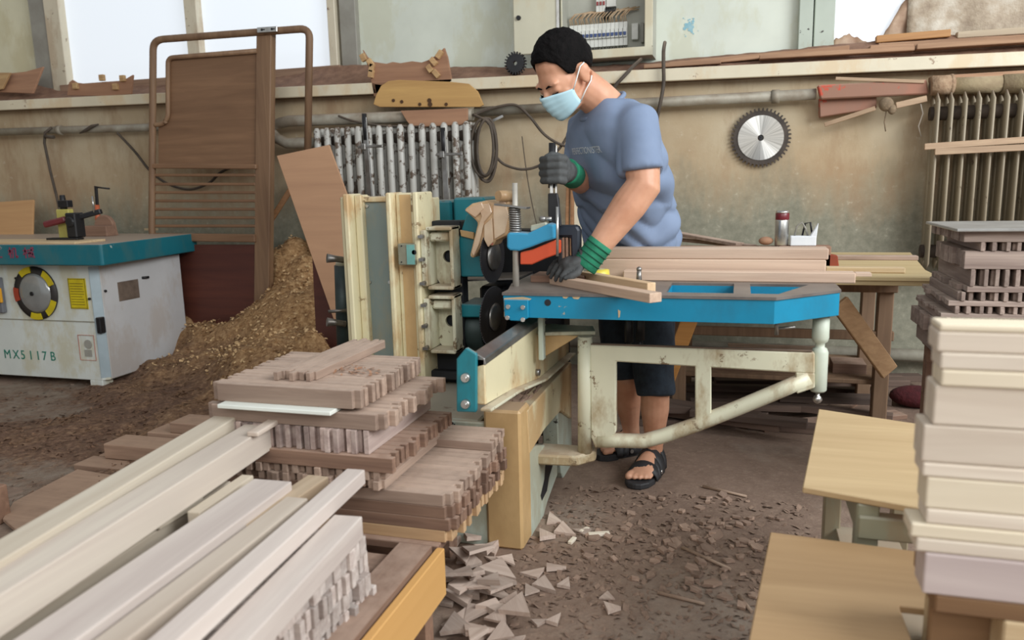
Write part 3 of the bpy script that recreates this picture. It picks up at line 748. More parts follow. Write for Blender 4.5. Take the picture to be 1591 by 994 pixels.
def heap_mat():
    t_ = NT('wood_shavings'); t_.set(.95)
    sp = t_.n('ShaderNodeSeparateXYZ'); t_.l(t_.tc.outputs['Object'], sp.inputs[0])
    a = t_.noise((1,1,1), 38, 6, .75); b = t_.noise((1,1,1), 5, 5, .6)
    fresh = t_.ramp(a, [(.32, srgb(120, 88, 56)), (.5, srgb(176, 136, 92)), (.66, srgb(214, 178, 130))])
    old = t_.ramp(a, [(.32, srgb(84, 60, 46)), (.52, srgb(122, 92, 72)), (.7, srgb(160, 128, 102))])
    mr = t_.n('ShaderNodeMapRange'); mr.inputs[1].default_value = .02; mr.inputs[2].default_value = .30
    t_.l(t_.math('ADD', sp.outputs['Z'], t_.math('MULTIPLY', t_.math('SUBTRACT', b, .5), .35)), mr.inputs[0])
    m2 = t_.n('ShaderNodeMapRange'); m2.inputs[1].default_value = .012; m2.inputs[2].default_value = -.004
    t_.l(t_.math('ADD', sp.outputs['Z'], t_.math('MULTIPLY', t_.math('SUBTRACT', t_.noise((1,1,1), 11, 6, .7), .5), .05)), m2.inputs[0])
    t_.col(t_.mix(m2.outputs[0], t_.mix(mr.outputs[0], old, fresh), srgb(150, 134, 118))); t_.bump(a, .8, .02); return t_.m
M_heap = heap_mat()
# loose flakes on its surface
for k in range(5200):
    x = random.uniform(-3.95, -1.5); y = random.uniform(2.0, 4.42); h = heap_h(x, y)
    if h < .012 and random.random() < .75: continue
    s_ = random.uniform(.004, .014); a = random.uniform(0, 6.28); tl = random.uniform(-.6, .6)
    Mx = Matrix.Translation((x, y, h+.004)) @ Matrix.Rotation(a, 4, 'Z') @ Matrix.Rotation(tl, 4, 'X') @ Matrix.Rotation(random.uniform(-.6, .6), 4, 'Y')
    g.add([Mx @ Vector(v) for v in ((-s_, -s_*.5, 0), (s_, -s_*.4, s_*.3), (s_*.8, s_*.5, 0), (-s_*.9, s_*.4, -s_*.2))], [(0,1,2,3)])
tag(build('sawdust_heap', g, M_heap, fix=False, origin=(-2.6, 3.4, 0)), 'big heap of brown wood shavings between moulder and machine column', 'sawdust', None, 'stuff')

g = G()
for k in range(3200):
    x = random.uniform(-3.5, -1.6); y = random.uniform(2.9, 4.42); h = heap_h(x, y)
    if h < .07+.12*random.random(): continue
    s_ = random.uniform(.004, .012); a = random.uniform(0, 6.28)
    Mx = Matrix.Translation((x, y, h+.012)) @ Euler((random.uniform(-.8, .8), random.uniform(-.8, .8), a)).to_matrix().to_4x4()
    g.add([Mx @ Vector(v) for v in ((-s_, -s_*.6, 0), (s_, -s_*.5, s_*.3), (s_*.8, s_*.6, 0), (-s_*.9, s_*.5, -s_*.2))], [(0,1,2,3)])
tag(build('fresh_shavings', g, plain('fresh_shaving', srgb(222, 190, 144), srgb(186, 150, 106), 40, .9), fix=False, origin=(-2.6, 3.6, 0)), 'pale fresh shavings scattered over the top of the sawdust heap', 'shavings', None, 'stuff')

# ---- spindle moulder
M_white = paint('dirty_white_paint', srgb(226, 232, 226), srgb(170, 166, 150), .28, 6, .45, dust=.3, grime=srgb(206, 202, 176), gr_amt=.8)
M_side = paint('side_shade_white_paint', srgb(206, 206, 206), srgb(160, 152, 142), .27, 5, .5, grime=srgb(186, 176, 166), gr_amt=.6)  # darker copy of the cabinet white, the side's shade is in the colour
M_mtop = paint('moulder_teal_paint', srgb(22, 112, 126), srgb(186, 196, 184), .31, 13, .42, dust=.9, grime=srgb(66, 110, 112), gr_amt=.5)
fx = -3.42; fy = 3.43; by = 4.12; lx = -4.75
t = thing('spindle_moulder', 'white spindle moulder with teal table top at the left', 'woodworking machine', (-4.0, 3.78, 0))
build('cabinet', G().box(lx, fx-.03, fy, by, .045, .70).box(fx-.03, fx, fy+.03, by, .045, .70).prism([(fx-.03, fy, .045), (fx, fy+.03, .045), (fx-.03, fy+.03, .045)], (0, 0, .655)), M_white, t, .003)
build('side_panel', G().box(fx, fx+.006, fy+.035, by-.005, .05, .70), M_side, t, .002)
build('corner_strip', G().prism([(fx-.035, fy-.002, .06), (fx+.002, fy+.036, .06), (fx+.002, fy+.032, .06), (fx-.031, fy-.002, .06)], (0, 0, .635)), plain('light_blue_grey', srgb(176, 192, 198), None, 6, .45), t)
for x, y in ((lx+.06, fy+.04), (fx-.08, fy+.03), (fx-.08, by-.08), (lx+.06, by-.08)):
    build('foot', G().box(x-.04, x+.05, y-.03, y+.05, 0, .046), M_white, t, .004)
ty0, ty1, tx1 = 3.33, 4.22, -3.255
tz0, tz1 = .712, .826
build('table_top', G().prism([(-4.95, ty0, tz0), (tx1-.01, ty0, tz0), (tx1, ty0+.01, tz0), (tx1-.10, ty1, tz0), (-4.95, ty1, tz0)], (0, 0, tz1-tz0)), M_mtop, t, .006, 2)
build('seam', G().box(lx, fx-.034, fy-.002, fy, atY(60, 497, fy).z-.003, atY(60, 497, fy).z+.002), plain('seam_grey', srgb(150, 146, 130), None), t)
# round inspection dial with hazard ring
c = atY(57, 455, fy)
ro, ri = atY(57, 414, fy).z-c.z, .1
ro = (ro+c.z-atY(57, 496, fy).z)/2; ri = ro*.74
M_hy = plain('hazard_yellow', srgb(226, 206, 30), srgb(200, 178, 30), 12, .45); M_hb = plain('hazard_black', srgb(52, 48, 46), None, 12, .5); M_hr = plain('hazard_red', srgb(176, 70, 46), None, 12, .5)
seq = [M_hb, M_hy, M_hb, M_hy, M_hb, M_hr, M_hb, M_hy, M_hb, M_hy]
g = G(); 
ring = None
def arc(g, c, r0, r1, a0, a1, y0, y1, n=6):
    for i in range(n):
        u, v = a0+(a1-a0)*i/n, a0+(a1-a0)*(i+1)/n
        g.prism([c+Vector((r0*math.cos(u), y0, r0*math.sin(u))), c+Vector((r1*math.cos(u), y0, r1*math.sin(u))), c+Vector((r1*math.cos(v), y0, r1*math.sin(v))), c+Vector((r0*math.cos(v), y0, r0*math.sin(v)))], (0, y1-y0, 0))
dial = build('dial_ring', G().lathe([(ri, 0), (ro, 0), (ro, .010), (ri, .012)], c+Vector((0, 0, 0)), (0, -1, 0), 40), M_hb, t)
for a0, a1, m_ in ((95, 130, M_hy), (20, 58, M_hy), (-58, -18, M_hy), (-110, -78, M_hy), (168, 200, M_hr)):
    g = G(); arc(g, c, ri+.004, ro, R(a0), R(a1), -.016, -.0105); build('hazard_segment', g, m_, dial)
gl = build('dial_face', G().lathe([(0.001, .0), (ri, .0), (ri, .012), (ri*.9, .02), (ri*.5, .028), (.001, .031)], c, (0, -1, 0), 40), plain('dial_glass', srgb(176, 178, 176), srgb(140, 142, 140), 4, .15, .3), t)
build('dial_hub', G().cyl(c+Vector((0, -.036, 0)), c+Vector((0, -.02, 0)), .012, None, 12), M_dark, gl)
# labels and plates
p, q = atY(105, 432, fy), atY(138, 480, fy)
st = build('warning_sticker', G().box(p.x, q.x, fy-.003, fy, q.z, p.z), M_hy, t)
g = G()
for i in range(9):
    z = p.z-.03-(p.z-q.z-.04)*i/9; g.box(p.x+.012, q.x-.012-random.uniform(0, .02), fy-.004, fy-.003, z-.0016, z+.0016)
g.box(p.x+.004, q.x-.004, fy-.004, fy-.003, p.z-.006, p.z-.003); g.box(p.x+.004, q.x-.004, fy-.004, fy-.003, q.z+.003, q.z+.006)
g.box(p.x+.003, p.x+.006, fy-.004, fy-.003, q.z, p.z); g.box(q.x-.006, q.x-.003, fy-.004, fy-.003, q.z, p.z)
build('sticker_lines', g, plain('sticker_ink', srgb(120, 108, 30), None, 10, .6), st)
p, q = atY(-30, 430, fy), atY(12, 485, fy)
sw = build('switch_box', G().box(p.x, q.x, fy-.03, fy, q.z, p.z), plain('switch_grey', srgb(120, 122, 128), None, 6, .5), t, .004)
p, q = atY(-8, 447, fy-.03), atY(6, 470, fy-.03)
build('switch_button', G().box(p.x, q.x, fy-.045, fy-.03, q.z, p.z), plain('switch_orange', srgb(236, 170, 40), None, 12, .4), sw, .004)
p, q = atY(121, 520, fy), atY(150, 560, fy)
g = G(); 
for a, b in (((p.x, p.z), (q.x, p.z)), ((q.x, p.z), (q.x, q.z)), ((q.x, q.z), (p.x, q.z)), ((p.x, q.z), (p.x, p.z))):
    g.bar((a[0], fy-.001, a[1]), (b[0], fy-.001, b[1]), .002, .004, (0, -1, 0))
build('pictogram_frame', g, plain('faded_red_ink', srgb(196, 130, 112), None, 10, .6), t)
c2_ = (p+q)/2; g = G(); g.cyl(c2_+Vector((.01, -.003, .02)), c2_+Vector((.01, 0, .02)), .026, None, 18); g.box(c2_.x-.02, c2_.x+.03, fy-.003, fy, c2_.z-.05, c2_.z-.012)
build('pictogram', g, plain('faded_grey_ink', srgb(170, 168, 158), None, 10, .6), t)
p = atX(182, 440, fx+.006); q = atX(217, 462, fx+.006)
build('maker_plate', G().box(fx+.006, fx+.009, p.y, q.y, q.z, p.z+.005), plain('plate_brown', srgb(146, 130, 116), srgb(110, 96, 86), 16, .5, .4), t, .001)
p = atX(163, 452, fx+.006); build('plate_bolt', G().cyl(p, p+Vector((.008, 0, 0)), .008, None, 8), M_dark, t)
p = atX(224, 431, fx+.006); build('plate_bolt', G().cyl(p+Vector((0, -.02, 0)), p+Vector((.016, .02, 0)), .008, None, 8), M_dark, t)
p, q = atY(153, 493, fy), atY(160, 518, fy)
build('hinge', G().box(fx-.02, fx+.01, fy-.01, fy+.03, q.z, p.z), M_dark, t, .004)
for x, y in ((140,464),(26,432)):
    p = atY(x, y, fy); build('lock_screw', G().cyl(p+Vector((0, -.01, 0)), p, .007, None, 8), M_dark, t)
def text(nm, s, size, loc, rot, m, parent, bold=.0, spacing=1.0, sx=1.0):
    cu = bpy.data.curves.new(nm, 'FONT'); cu.body = s; cu.size = size; cu.extrude = .0008; cu.offset = bold; cu.space_character = spacing
    tmp = bpy.data.objects.new(nm, cu); COL.objects.link(tmp)
    dg = bpy.context.evaluated_depsgraph_get(); dg.update()
    me = bpy.data.meshes.new_from_object(tmp.evaluated_get(dg)); bpy.data.objects.remove(tmp)
    Mx = Matrix.Translation(Vector(loc)) @ Euler(rot).to_matrix().to_4x4() @ Matrix.Diagonal((sx, 1, 1, 1))
    W = WM[parent.name]
    me.transform(W.inverted() @ Mx); me.materials.append(m)
    o = bpy.data.objects.new(nm, me); COL.objects.link(o); o.parent = parent; WM[o.name] = W
    return o
p = atY(7, 555, fy); q = atY(92, 557, fy)
for i_, (ch, off_) in enumerate(zip('MX5117B', (0, .165, .31, .455, .585, .70, .845))):
    text('model_letter', ch, .076, (p.x+(q.x-p.x)*off_, fy-.001, p.z-.004), (R(90), 0, 0), plain('green_ink', srgb(30, 130, 110), None, 10, .5), t, .0, 1.0, .92)
M_redink = plain('red_ink', srgb(150, 62, 84), srgb(120, 66, 88), 24, .6)
MU = [((0,.7),(.45,.7)),((.22,1),(.22,0)),((.22,.65),(.02,.3)),((.22,.65),(.42,.42))]
GLYPH = {'gong': [((.1,.9),(.9,.9)),((.5,.9),(.5,.1)),((0,.1),(1,.1))],
         'ji': MU+[((.56,.9),(.54,.4)),((.54,.4),(.45,0)),((.56,.9),(.84,.9)),((.84,.9),(.84,.08)),((.84,.08),(1,.08)),((1,.08),(1,.25))],
         'xie': MU+[((.5,.75),(1,.75)),((.78,1),(.86,.4)),((.86,.4),(1,.02)),((.5,.45),(.76,.45)),((.58,.6),(.5,.05)),((.7,.6),(.7,.1)),((.95,.5),(.74,.08)),((.9,1),(.98,.88))]}
for gname, xa_, xb_ in (('gong', -9, 4), ('ji', 12, 28), ('xie', 35, 54)):
    p, q = atY(xa_, 384, ty0), atY(xb_, 401, ty0); g = G()
    for (ax, az), (bx_, bz_) in GLYPH[gname]:
        g.bar((p.x+(q.x-p.x)*ax, ty0-.0012, q.z+(p.z-q.z)*az), (p.x+(q.x-p.x)*bx_, ty0-.0012, q.z+(p.z-q.z)*bz_), .0024, .008, (0, -1, 0)) if False else g.bar((p.x+(q.x-p.x)*ax, ty0-.0012, q.z+(p.z-q.z)*az), (p.x+(q.x-p.x)*bx_, ty0-.0012, q.z+(p.z-q.z)*bz_), .008, .0024, (0, -1, 0))
    build('red_character', g, M_redink, t)
# ---- things on the moulder table
M_palewood = wood('pale_board_wood', srgb(216, 194, 156), srgb(190, 162, 124), .12, .7)
p, q = atZ(-40, 376, tz1+.012), atZ(138, 378, tz1+.012)
one('flat_board', G().box(-4.7, -3.44, 3.345, 3.56, tz1, tz1+.013), M_palewood, 'pale flat board lying along the front of the moulder table', 'board', bevel=.002)
zt = tz1+.013
# toggle clamp jig
p = atZ(95, 374, zt); P_ = Vector((p.x, 3.50, zt))
t = thing('clamping_jig', 'black and yellow clamping jig standing on the moulder table', 'jig', P_)
X, Y = P_.x, P_.y
build('base', G().box(X-.16, X+.06, Y-.03, Y+.02, zt, zt+.012), M_black, t, .002)
build('black_block', G().box(X-.02, X+.05, Y-.02, Y+.05, zt+.012, zt+.15).cyl((X+.015, Y-.03, zt+.1), (X+.015, Y+.02, zt+.1), .03, None, 12), M_black, t, .006)
build('yellow_block', G().box(X-.12, X-.03, Y+.02, Y+.06, zt, zt+.17), plain('jig_yellow', srgb(196, 186, 100), None, 12, .5), t, .005)
build('red_handle', G().bar((X-.17, Y-.02, zt+.085), (X-.03, Y+.0, zt+.115), .03, .035), plain('jig_maroon', srgb(112, 40, 44), None, 12, .45), t, .008)
build('arm', G().bar((X+.02, Y+.02, zt+.12), (X+.16, Y+.06, zt+.155), .03, .028), M_dark, t, .004)
build('spindle', G().cyl((X-.08, Y+.04, zt+.17), (X-.08, Y+.04, zt+.25), .02, .014, 10).box(X-.1, X-.03, Y+.02, Y+.06, zt+.18, zt+.22), M_dark, t, .003)
build('bolt', G().cyl((X+.13, Y+.04, zt+.15), (X+.13, Y+.04, zt+.24), .005, None, 8), M_chrome, t)
p = atZ(152, 358, tz1); X, Y = p.x, 3.98
M_blockw = wood('brown_block_wood', srgb(160, 126, 104), srgb(128, 98, 80), .15, .75, 0, .6)
X = atY(152, 350, Y).x
one('wood_block', G().box(X-.10, X+.10, Y-.04, Y+.04, tz1, tz1+.065), M_blockw, 'long brown wooden block on the back of the moulder table', 'wood block', bevel=.004)
g = G(); pts = [(X+.075*math.cos(a)-.0, Y+.045, tz1+.055+.075*math.sin(a)) for a in [math.pi*k/10 for k in range(11)]]
g.prism(pts+[(X-.075, Y+.045, tz1), (X+.075, Y+.045, tz1)], (0, .03, 0)) if False else g.prism([(X+.085, Y+.045, tz1)]+pts+[(X-.085, Y+.045, tz1)], (0, .03, 0))
one('round_topped_block', g, M_blockw, 'round topped brown block behind the long block on the moulder', 'wood block', bevel=.004)
t = thing('screw_clamp', 'screw clamp with orange handle standing up behind the moulder', 'clamp', (X, Y+.095, tz1))
b0 = atY(152, 340, Y+.1); b1 = atY(149, 290, Y+.1)
build('handle', G().tube([(b0.x, Y+.1, tz1), b0, atY(151, 318, Y+.1)], [.013, .016, .014], 10), plain('clamp_orange', srgb(196, 100, 62), None, 12, .5), t)
build('bar', G().bar(atY(151, 318, Y+.1), b1, .012, .02), M_dark, t, .002)
build('tommy_bar', G().tube([b1+Vector((-.01, 0, 0)), atY(160, 292, Y+.1), atY(170, 293, Y+.1)], .006, 6), M_dark, t)
for x, y, s_, lab in ((128,364,.03,'small dark offcut beside the clamping jig'),(158,366,.026,'small brown offcut right of the clamping jig on the moulder'),(136,357,.03,'greyish offcut behind the clamping jig on the moulder'),(238,358,.06,'flat pale offcut at the back right of the moulder table')):
    zz = zt if 0 else tz1
    p = atZ(x, y, zz)
    one('wood_offcut', G().box(p.x-s_, p.x+s_, p.y-.02, p.y+.02, zz, zz+.018), M_blockw if x < 200 else M_palewood, lab, 'offcut', bevel=.003)
# ================================================================ the tenoning machine in the middle
mc = thing('tenoning_machine', 'ivory and blue tenoning saw machine the man works at', 'woodworking machine', (-.8, 2.4, 0))
def part(name, g, m, p=mc, bevel=0.0, seg=1): return build(name, g, m, p, bevel, seg)
M_cavity = plain('iron_and_cavity_black', srgb(40, 42, 46), srgb(24, 26, 30), 8, .6, .2)  # black of iron parts, also painted as the dark of holes and cavity
# ---- base casting
BX, BY = -.60, 2.10
xl = -1.25
part('base', G().box(xl, -.74, BY+.02, 2.78, 0, .395), M_palegrey, bevel=.006)
part('base_front', G().box(xl, atY(752, 660, BY).x, BY, BY+.02, 0, .395), M_palegrey, bevel=.004)
g = G()
for k in range(16):
    p = atY(random.uniform(690, 745), random.uniform(655, 705), BY); g.cyl(p+Vector((0, -.0015, 0)), p+Vector((0, .01, 0)), random.uniform(.0015, .004), None, 8)
part('chip_marks', g, M_cavity)
part('front_pillar', G().box(atY(752, 660, BY).x, BX-.002, BY-.006, BY+.10, 0, atY(785, 637, BY).z), M_tan, bevel=.008)
def sideplate(name, pts, m, X=BX, th=.05, bevel=.004, p=mc): return part(name, G().prism([atX(a, b, X) for a, b in pts], (-th, 0, 0)), m, p, bevel)
sideplate('side_band', [(819,638),(888,562),(888,650),(872,638),(846,668),(823,706)], M_ivory)
sideplate('front_leg', [(822,702),(834,692),(862,690),(866,700),(866,738),(850,782),(836,836),(823,853)], M_palegrey, BX-.004)
sideplate('bare_metal_patch', [(848,714),(858,706),(859,722),(853,742),(850,762),(842,778),(840,770),(846,744)], M_cavity, BX-.0035, .002, 0.0)
sideplate('rear_leg', [(866,640),(888,640),(889,742),(881,735),(877,748),(873,735),(868,690)], M_palegrey, BX-.012, .06)
part('base_cavity', G().box(-.745, -.72, BY+.1, 2.75, .02, .38), plain('inner_base_shade', srgb(126, 108, 92), srgb(90, 76, 66), 8, .9), bevel=.002)  # recess shade put into a darker colour inside the base
g = G()
vs = []
nx, ny = 18, 18
xa_, xb_ = atY(756, 640, BY).x, BX-.01
for j in range(ny+1):
    for i in range(nx+1):
        x = xa_+(xb_-xa_)*i/nx; y = BY+.62*j/ny
        e = min(i, nx-i, 3)/3*min(j, 3)/3
        vs.append((x, y, .393+e*(.03+.03*noise.noise((x*22, y*22, 1))+.02*noise.noise((x*60, y*60, 4)))))
g.add(vs, [(j*(nx+1)+i, j*(nx+1)+i+1, (j+1)*(nx+1)+i+1, (j+1)*(nx+1)+i) for j in range(ny) for i in range(nx)], False)
part('dust_on_base', g, plain('caked_dust', srgb(150, 126, 108), srgb(112, 92, 78), 18, .95, bump=.4))
# ---- sliding beam
PY = 1.80
pl = [(709,558),(724,540),(740,550),(740,641),(709,640)]
ep = part('end_plate', G().prism([atY(a, b, PY) for a, b in pl], (0, .014, 0)), M_teal, bevel=.003)
for x, y in ((724,586),(724,627)):
    p = atY(x, y, PY); b_ = part('plate_bolt', G().cyl(p+Vector((0, -.010, 0)), p, .011, .013, 12).cyl(p+Vector((0, -.016, 0)), p+Vector((0, -.01, 0)), .007, None, 6), M_chrome, ep)
XR = atY(752, 556, PY+.012).x
side = [(752,558),(836,500),(884,512),(884,548),(838,588),(795,606),(744,639)]
P = [atX(a, b, XR) for a, b in side]
zt_b = P[0].z
XL = atY(716, 556, PY+.014).x
part('slide_beam', G().prism([Vector((p.x, max(p.y, PY+.016), p.z)) for p in P], (XL-XR+.02, 0, 0)), M_ivory, bevel=.003)
part('slide_rail', G().prism([(XL+.02, PY+.016, zt_b+.006), (XR-.028, PY+.016, zt_b+.016), (XR+.0, PY+.016, zt_b+.001), (XR+.003, PY+.016, zt_b-.016), (XL+.02, PY+.016, zt_b-.03)], (0, .85, 0)), M_steel, bevel=.002)
lipP = [atX(a, b, XR) for a, b in ((744,640),(795,607),(838,589),(884,549))]
g = G()
for a, b in zip(lipP, lipP[1:]): g.bar(a+Vector((.012, .02 if a is lipP[0] else 0, 0)), b+Vector((.012, 0, 0)), .03, .008)
part('beam_lip', g, M_ivory_clean, bevel=.002)
p = atX(833, 578, XR); part('beam_bolt', G().cyl(p, p+Vector((.012, 0, 0)), .011, None, 10), M_steel)
p = atX(850, 545, XR)
# ---- ivory column with its recessed blue grey panel
CY = 2.45
cx = lambda px: atY(px, 330, CY).x
zc = atY(600, 300, CY).z
col = part('column', G().box(cx(531), cx(537), CY-.01, CY+.2, .02, zc-.01).box(cx(537), cx(650), CY+.06, CY+.2, .02, zc-.02), M_ivory, bevel=.004)
part('column_flange', G().box(cx(543), cx(551), CY-.045, CY+.06, .02, zc).box(cx(551), cx(562), CY+.0, CY+.06, .02, zc-.004), M_ivory, bevel=.004)
part('column_flange', G().box(cx(609), cx(617), CY-.05, CY+.06, .02, zc+.002).box(cx(617), cx(648), CY-.012, CY+.06, .02, zc).box(cx(648), cx(656), CY-.04, CY+.1, .02, zc+.002), M_ivory, bevel=.005)
part('tan_stripe', G().box(cx(624), cx(641), CY-.0135, CY-.011, .05, zc-.006), M_tan)
pn = part('column_panel', G().box(cx(560), cx(612), CY+.03, CY+.062, .02, zc-.03), M_bluegrey, bevel=.002)
part('top_cap', G().box(cx(543), cx(612), CY+.02, CY+.2, zc-.03, zc-.012), M_ivory, bevel=.003)
for x, y in ((571,320),(604,320),(575,438),(606,438)):
    p = atY(x, y, CY+.03); part('panel_screw', G().cyl(p+Vector((0, -.006, 0)), p, .006, None, 8), M_chrome, pn)
a, b = atY(621, 378, CY-.03), atY(637, 411, CY-.03)
lb = part('limit_switch', G().box(a.x, b.x+.03, CY-.05, CY-.012, b.z, a.z), plain('switch_grey_green', srgb(146, 146, 126), srgb(120, 116, 98), 14, .5), bevel=.003)
part('switch_side', G().box(b.x+.0, b.x+.028, CY-.053, CY-.05, b.z+.003, a.z-.003), plain('switch_teal', srgb(120, 176, 168), None, 12, .5), lb)
p = atY(643, 392, CY-.053); part('switch_hole', G().cyl(p, p+Vector((0, .004, 0)), .008, None, 12), M_cavity, lb)
for x, y in ((624,382),(634,382),(624,407),(634,407)):
    p = atY(x, y, CY-.05); part('switch_screw', G().cyl(p+Vector((0, -.002, 0)), p, .0025, None, 6), M_cavity, lb)
# levers and motor on the left of the column
lm = part('side_motor', G().cyl(atY(532, 412, CY+.1), atY(536, 545, CY+.1), .03, None, 16), M_motor)
part('motor_cap', G().cyl(atY(532, 400, CY+.1), atY(532, 412, CY+.1), .022, .026, 14), M_ivory_clean, lm)
for y in (401, 500):
    part('crank_handle', G().tube([atY(536, y+3, CY+.05), atY(522, y+1, CY+.02), atY(508, y, CY-.0)], [.012, .012, .017], 10), M_steel)
part('crank_handle', G().tube([atY(540, 482, CY+.05), atY(510, 484, CY+.02)], .006, 8), M_steel)
# ---- height brackets with holes
def hbracket(ytop, ybot):
    X0, X1 = cx(658), cx(701)
    zt, zb2 = atY(680, ytop, CY).z, atY(680, ybot, CY).z
    hz = (zt+zb2)/2; n = 24; hx = X0+(X1-X0)*.62; hr = .021
    g = G(); y0 = CY+.06
    # back plate with a round hole
    x0_, x1_, z0_, z1_ = X0+.016, X1, zb2, zt
    ring = [(hx+hr*math.cos(2*math.pi*i/n), hz+hr*math.sin(2*math.pi*i/n)) for i in range(n)]
    outer = []
    for i in range(n):
        a = 2*math.pi*i/n; c_, s_ = math.cos(a), math.sin(a)
        tx = ((x1_-hx)/c_ if c_ > 0 else (x0_-hx)/c_) if abs(c_) > 1e-6 else 1e9
        tz = ((z1_-hz)/s_ if s_ > 0 else (z0_-hz)/s_) if abs(s_) > 1e-6 else 1e9
        k = min(tx, tz); outer.append((hx+k*c_, hz+k*s_))
    vs = [Vector((x, y, z)) for y in (y0, y0+.012) for x, z in ring+outer]
    fs = []
    for i in range(n):
        j = (i+1) % n
        fs += [(i, j, n+j, n+i), (2*n+i, 3*n+i, 3*n+j, 2*n+j), (i, 2*n+i, 2*n+j, j)]
    g.add(vs, fs)
    for (xx, zz) in ((x1_, z1_), (x1_, z0_)):
        pass
    b = part('bracket', g, M_ivory_clean)
    part('bracket_lip', G().box(x0_-.004, X1+.004, CY-.02, y0+.012, zt-.012, zt), M_ivory_clean, b, .003)
    part('bracket_lip', G().box(x0_-.004, X1+.004, CY-.02, y0+.012, zb2, zb2+.012), M_ivory_clean, b, .003)
    part('bracket_side', G().box(X1-.008, X1+.004, CY-.01, y0, zb2, zt), M_ivory_clean, b, .003)
    part('bracket_bar', G().box(x0_, X1-.01, CY, CY+.03, zt-.05, zt-.02), M_ivory_clean, b, .006)
    gib = part('gib_strip', G().box(X0-.004, X0+.016, CY-.03, CY+.08, zb2+.012, zt-.01), M_ivory_clean, b, .003)
    for k in (.12, .5, .86):
        z = zb2+(zt-zb2)*k
        part('gib_screw', G().cyl((X0+.006, CY-.05, z), (X0+.006, CY-.028, z), .007, None, 8).box(X0+.0, X0+.018, CY-.06, CY-.05, z-.005, z+.005), M_steel, gib)
hbracket(352, 449); hbracket(458, 547)
part('slide_way', G().box(cx(655), cx(702), CY+.08, CY+.14, .30, zc-.1), M_cavity, bevel=.004)
part('cross_bar', G().box(cx(648), -.66, CY+.02, CY+.06, .42, .45), M_cavity, bevel=.004)
# ---- heads
HY = 2.62
a, b = atY(652, 312, 2.8), atY(737, 350, 2.8)
part('head_housing', G().box(a.x, a.x+.13, 2.8, 2.98, b.z, a.z).box(a.x+.145, b.x+.05, 2.78, 2.96, b.z-.03, a.z+.01), M_teal, bevel=.008)
def xcyl(x0, x1, y, z, r, n=28): return G().cyl((x0, y, z), (x1, y, z), r, None, n)
cU = atY(735, 388, HY)
mU = part('upper_motor', xcyl(cU.x-.07, cU.x+.03, HY, cU.z, .085), M_motor, bevel=.004)
part('motor_bell', G().lathe([(.04, 0), (.066, .008), (.078, .03), (.08, .05)], (cU.x-.09, HY, cU.z), (1, 0, 0), 28), M_ivory_clean, mU)
gd = [(716,430),(712,372),(724,335),(735,318),(752,330),(757,352),(752,430)]
part('upper_guard', G().prism([atY(a, b, HY-.10) for a, b in gd], (0, .05, 0)), M_teal, bevel=.004)
part('guard_strap', G().prism([atY(a, b, HY-.112) for a, b in ((714,357),(736,361),(736,372),(716,367))], (0, .012, 0)), M_tan, bevel=.002)
bU = atY(766, 398, 2.50)
M_discs = M_disc
def blade(name, c, r, th=.004):
    g = toothed(G(), (0, 0, 0), r, 72, th, .004, .012)
    g.xform(Matrix.Translation(c) @ Matrix.Rotation(R(90)-R(9), 4, 'Z'))
    d = part(name, g, M_discs); part('blade_flange', G().lathe([(.002, 0), (.045, 0), (.05, .006), (.04, .012), (.002, .012)], Vector(c), (math.cos(R(9)), -math.sin(R(9)), 0), 24), M_steel, d)
    return d
blade('upper_blade', bU, .092)
# taped cardboard hood over the upper blade
M_card = plain('taped_cardboard', srgb(216, 184, 142), srgb(178, 142, 104), 7, .38, bump=.25, bsc=18)
M_tape = plain('shiny_tape', srgb(224, 200, 170), srgb(196, 160, 128), 9, .18)
g = G()
def lump(poly, Y, th, j=.0):
    P = [atY(a, b, Y) for a, b in poly]; g2 = G().prism(P, (0, th, 0)); 
    return g2
hood = part('cardboard_hood', lump([(720,326),(733,316),(756,311),(772,316),(779,308),(786,303),(792,312),(789,330),(794,348),(788,366),(770,374),(764,384),(752,374),(742,392),(735,402),(729,398),(736,370),(742,346),(734,338)], 2.44, .10), M_card, bevel=.008, seg=2)
sd = hood.modifiers.new('sub', 'SUBSURF'); sd.levels = sd.render_levels = 0
for poly, Y in (([(742,318),(760,316),(764,330),(752,345),(744,380),(736,398),(732,392),(741,358),(748,336)], 2.432), ([(766,318),(784,310),(790,334),(784,362),(768,372),(766,340)], 2.435), ([(722,327),(748,314),(752,324),(738,338)], 2.43), ([(752,350),(764,338),(766,376),(758,384),(752,372)], 2.43)):
    part('tape_strip', lump(poly, Y, .01), M_tape, hood, .002)
p = atY(781, 306, 2.42); part('tape_roll_end', G().cyl(p+Vector((-.012, -.01, .004)), p+Vector((.018, .04, .002)), .017, .02, 12), M_card, hood)
p = atY(762, 378, 2.43); part('red_print', G().prism([atY(a, b, 2.437) for a, b in ((758,372),(765,371),(766,380),(759,381))], (0, .002, 0)), plain('faded_red_print', srgb(206, 110, 96), None, 10, .5), hood)
cL = atY(735, 510, HY)
mL = part('lower_motor', xcyl(cL.x-.06, cL.x+.06, HY, cL.z, .082), M_motor, bevel=.004)
part('lower_motor_plate', G().prism([atY(a, b, HY-.10) for a, b in ((714,472),(757,474),(757,493),(716,493),(709,498))], (0, .16, 0)), M_teal, bevel=.004)
part('lower_bell', G().lathe([(.03, 0), (.06, .006), (.074, .02), (.08, .035)], (cL.x-.085, HY, cL.z), (1, 0, 0), 28), M_teal, mL)
p = atY(708, 474, HY-.1); part('plate_ear', G().prism([atY(a, b, HY-.1) for a, b in ((704,481),(711,468),(715,472),(712,482))], (0, .02, 0)), M_tan, bevel=.001)
blade('lower_blade', atY(768, 492, 2.54), .108)
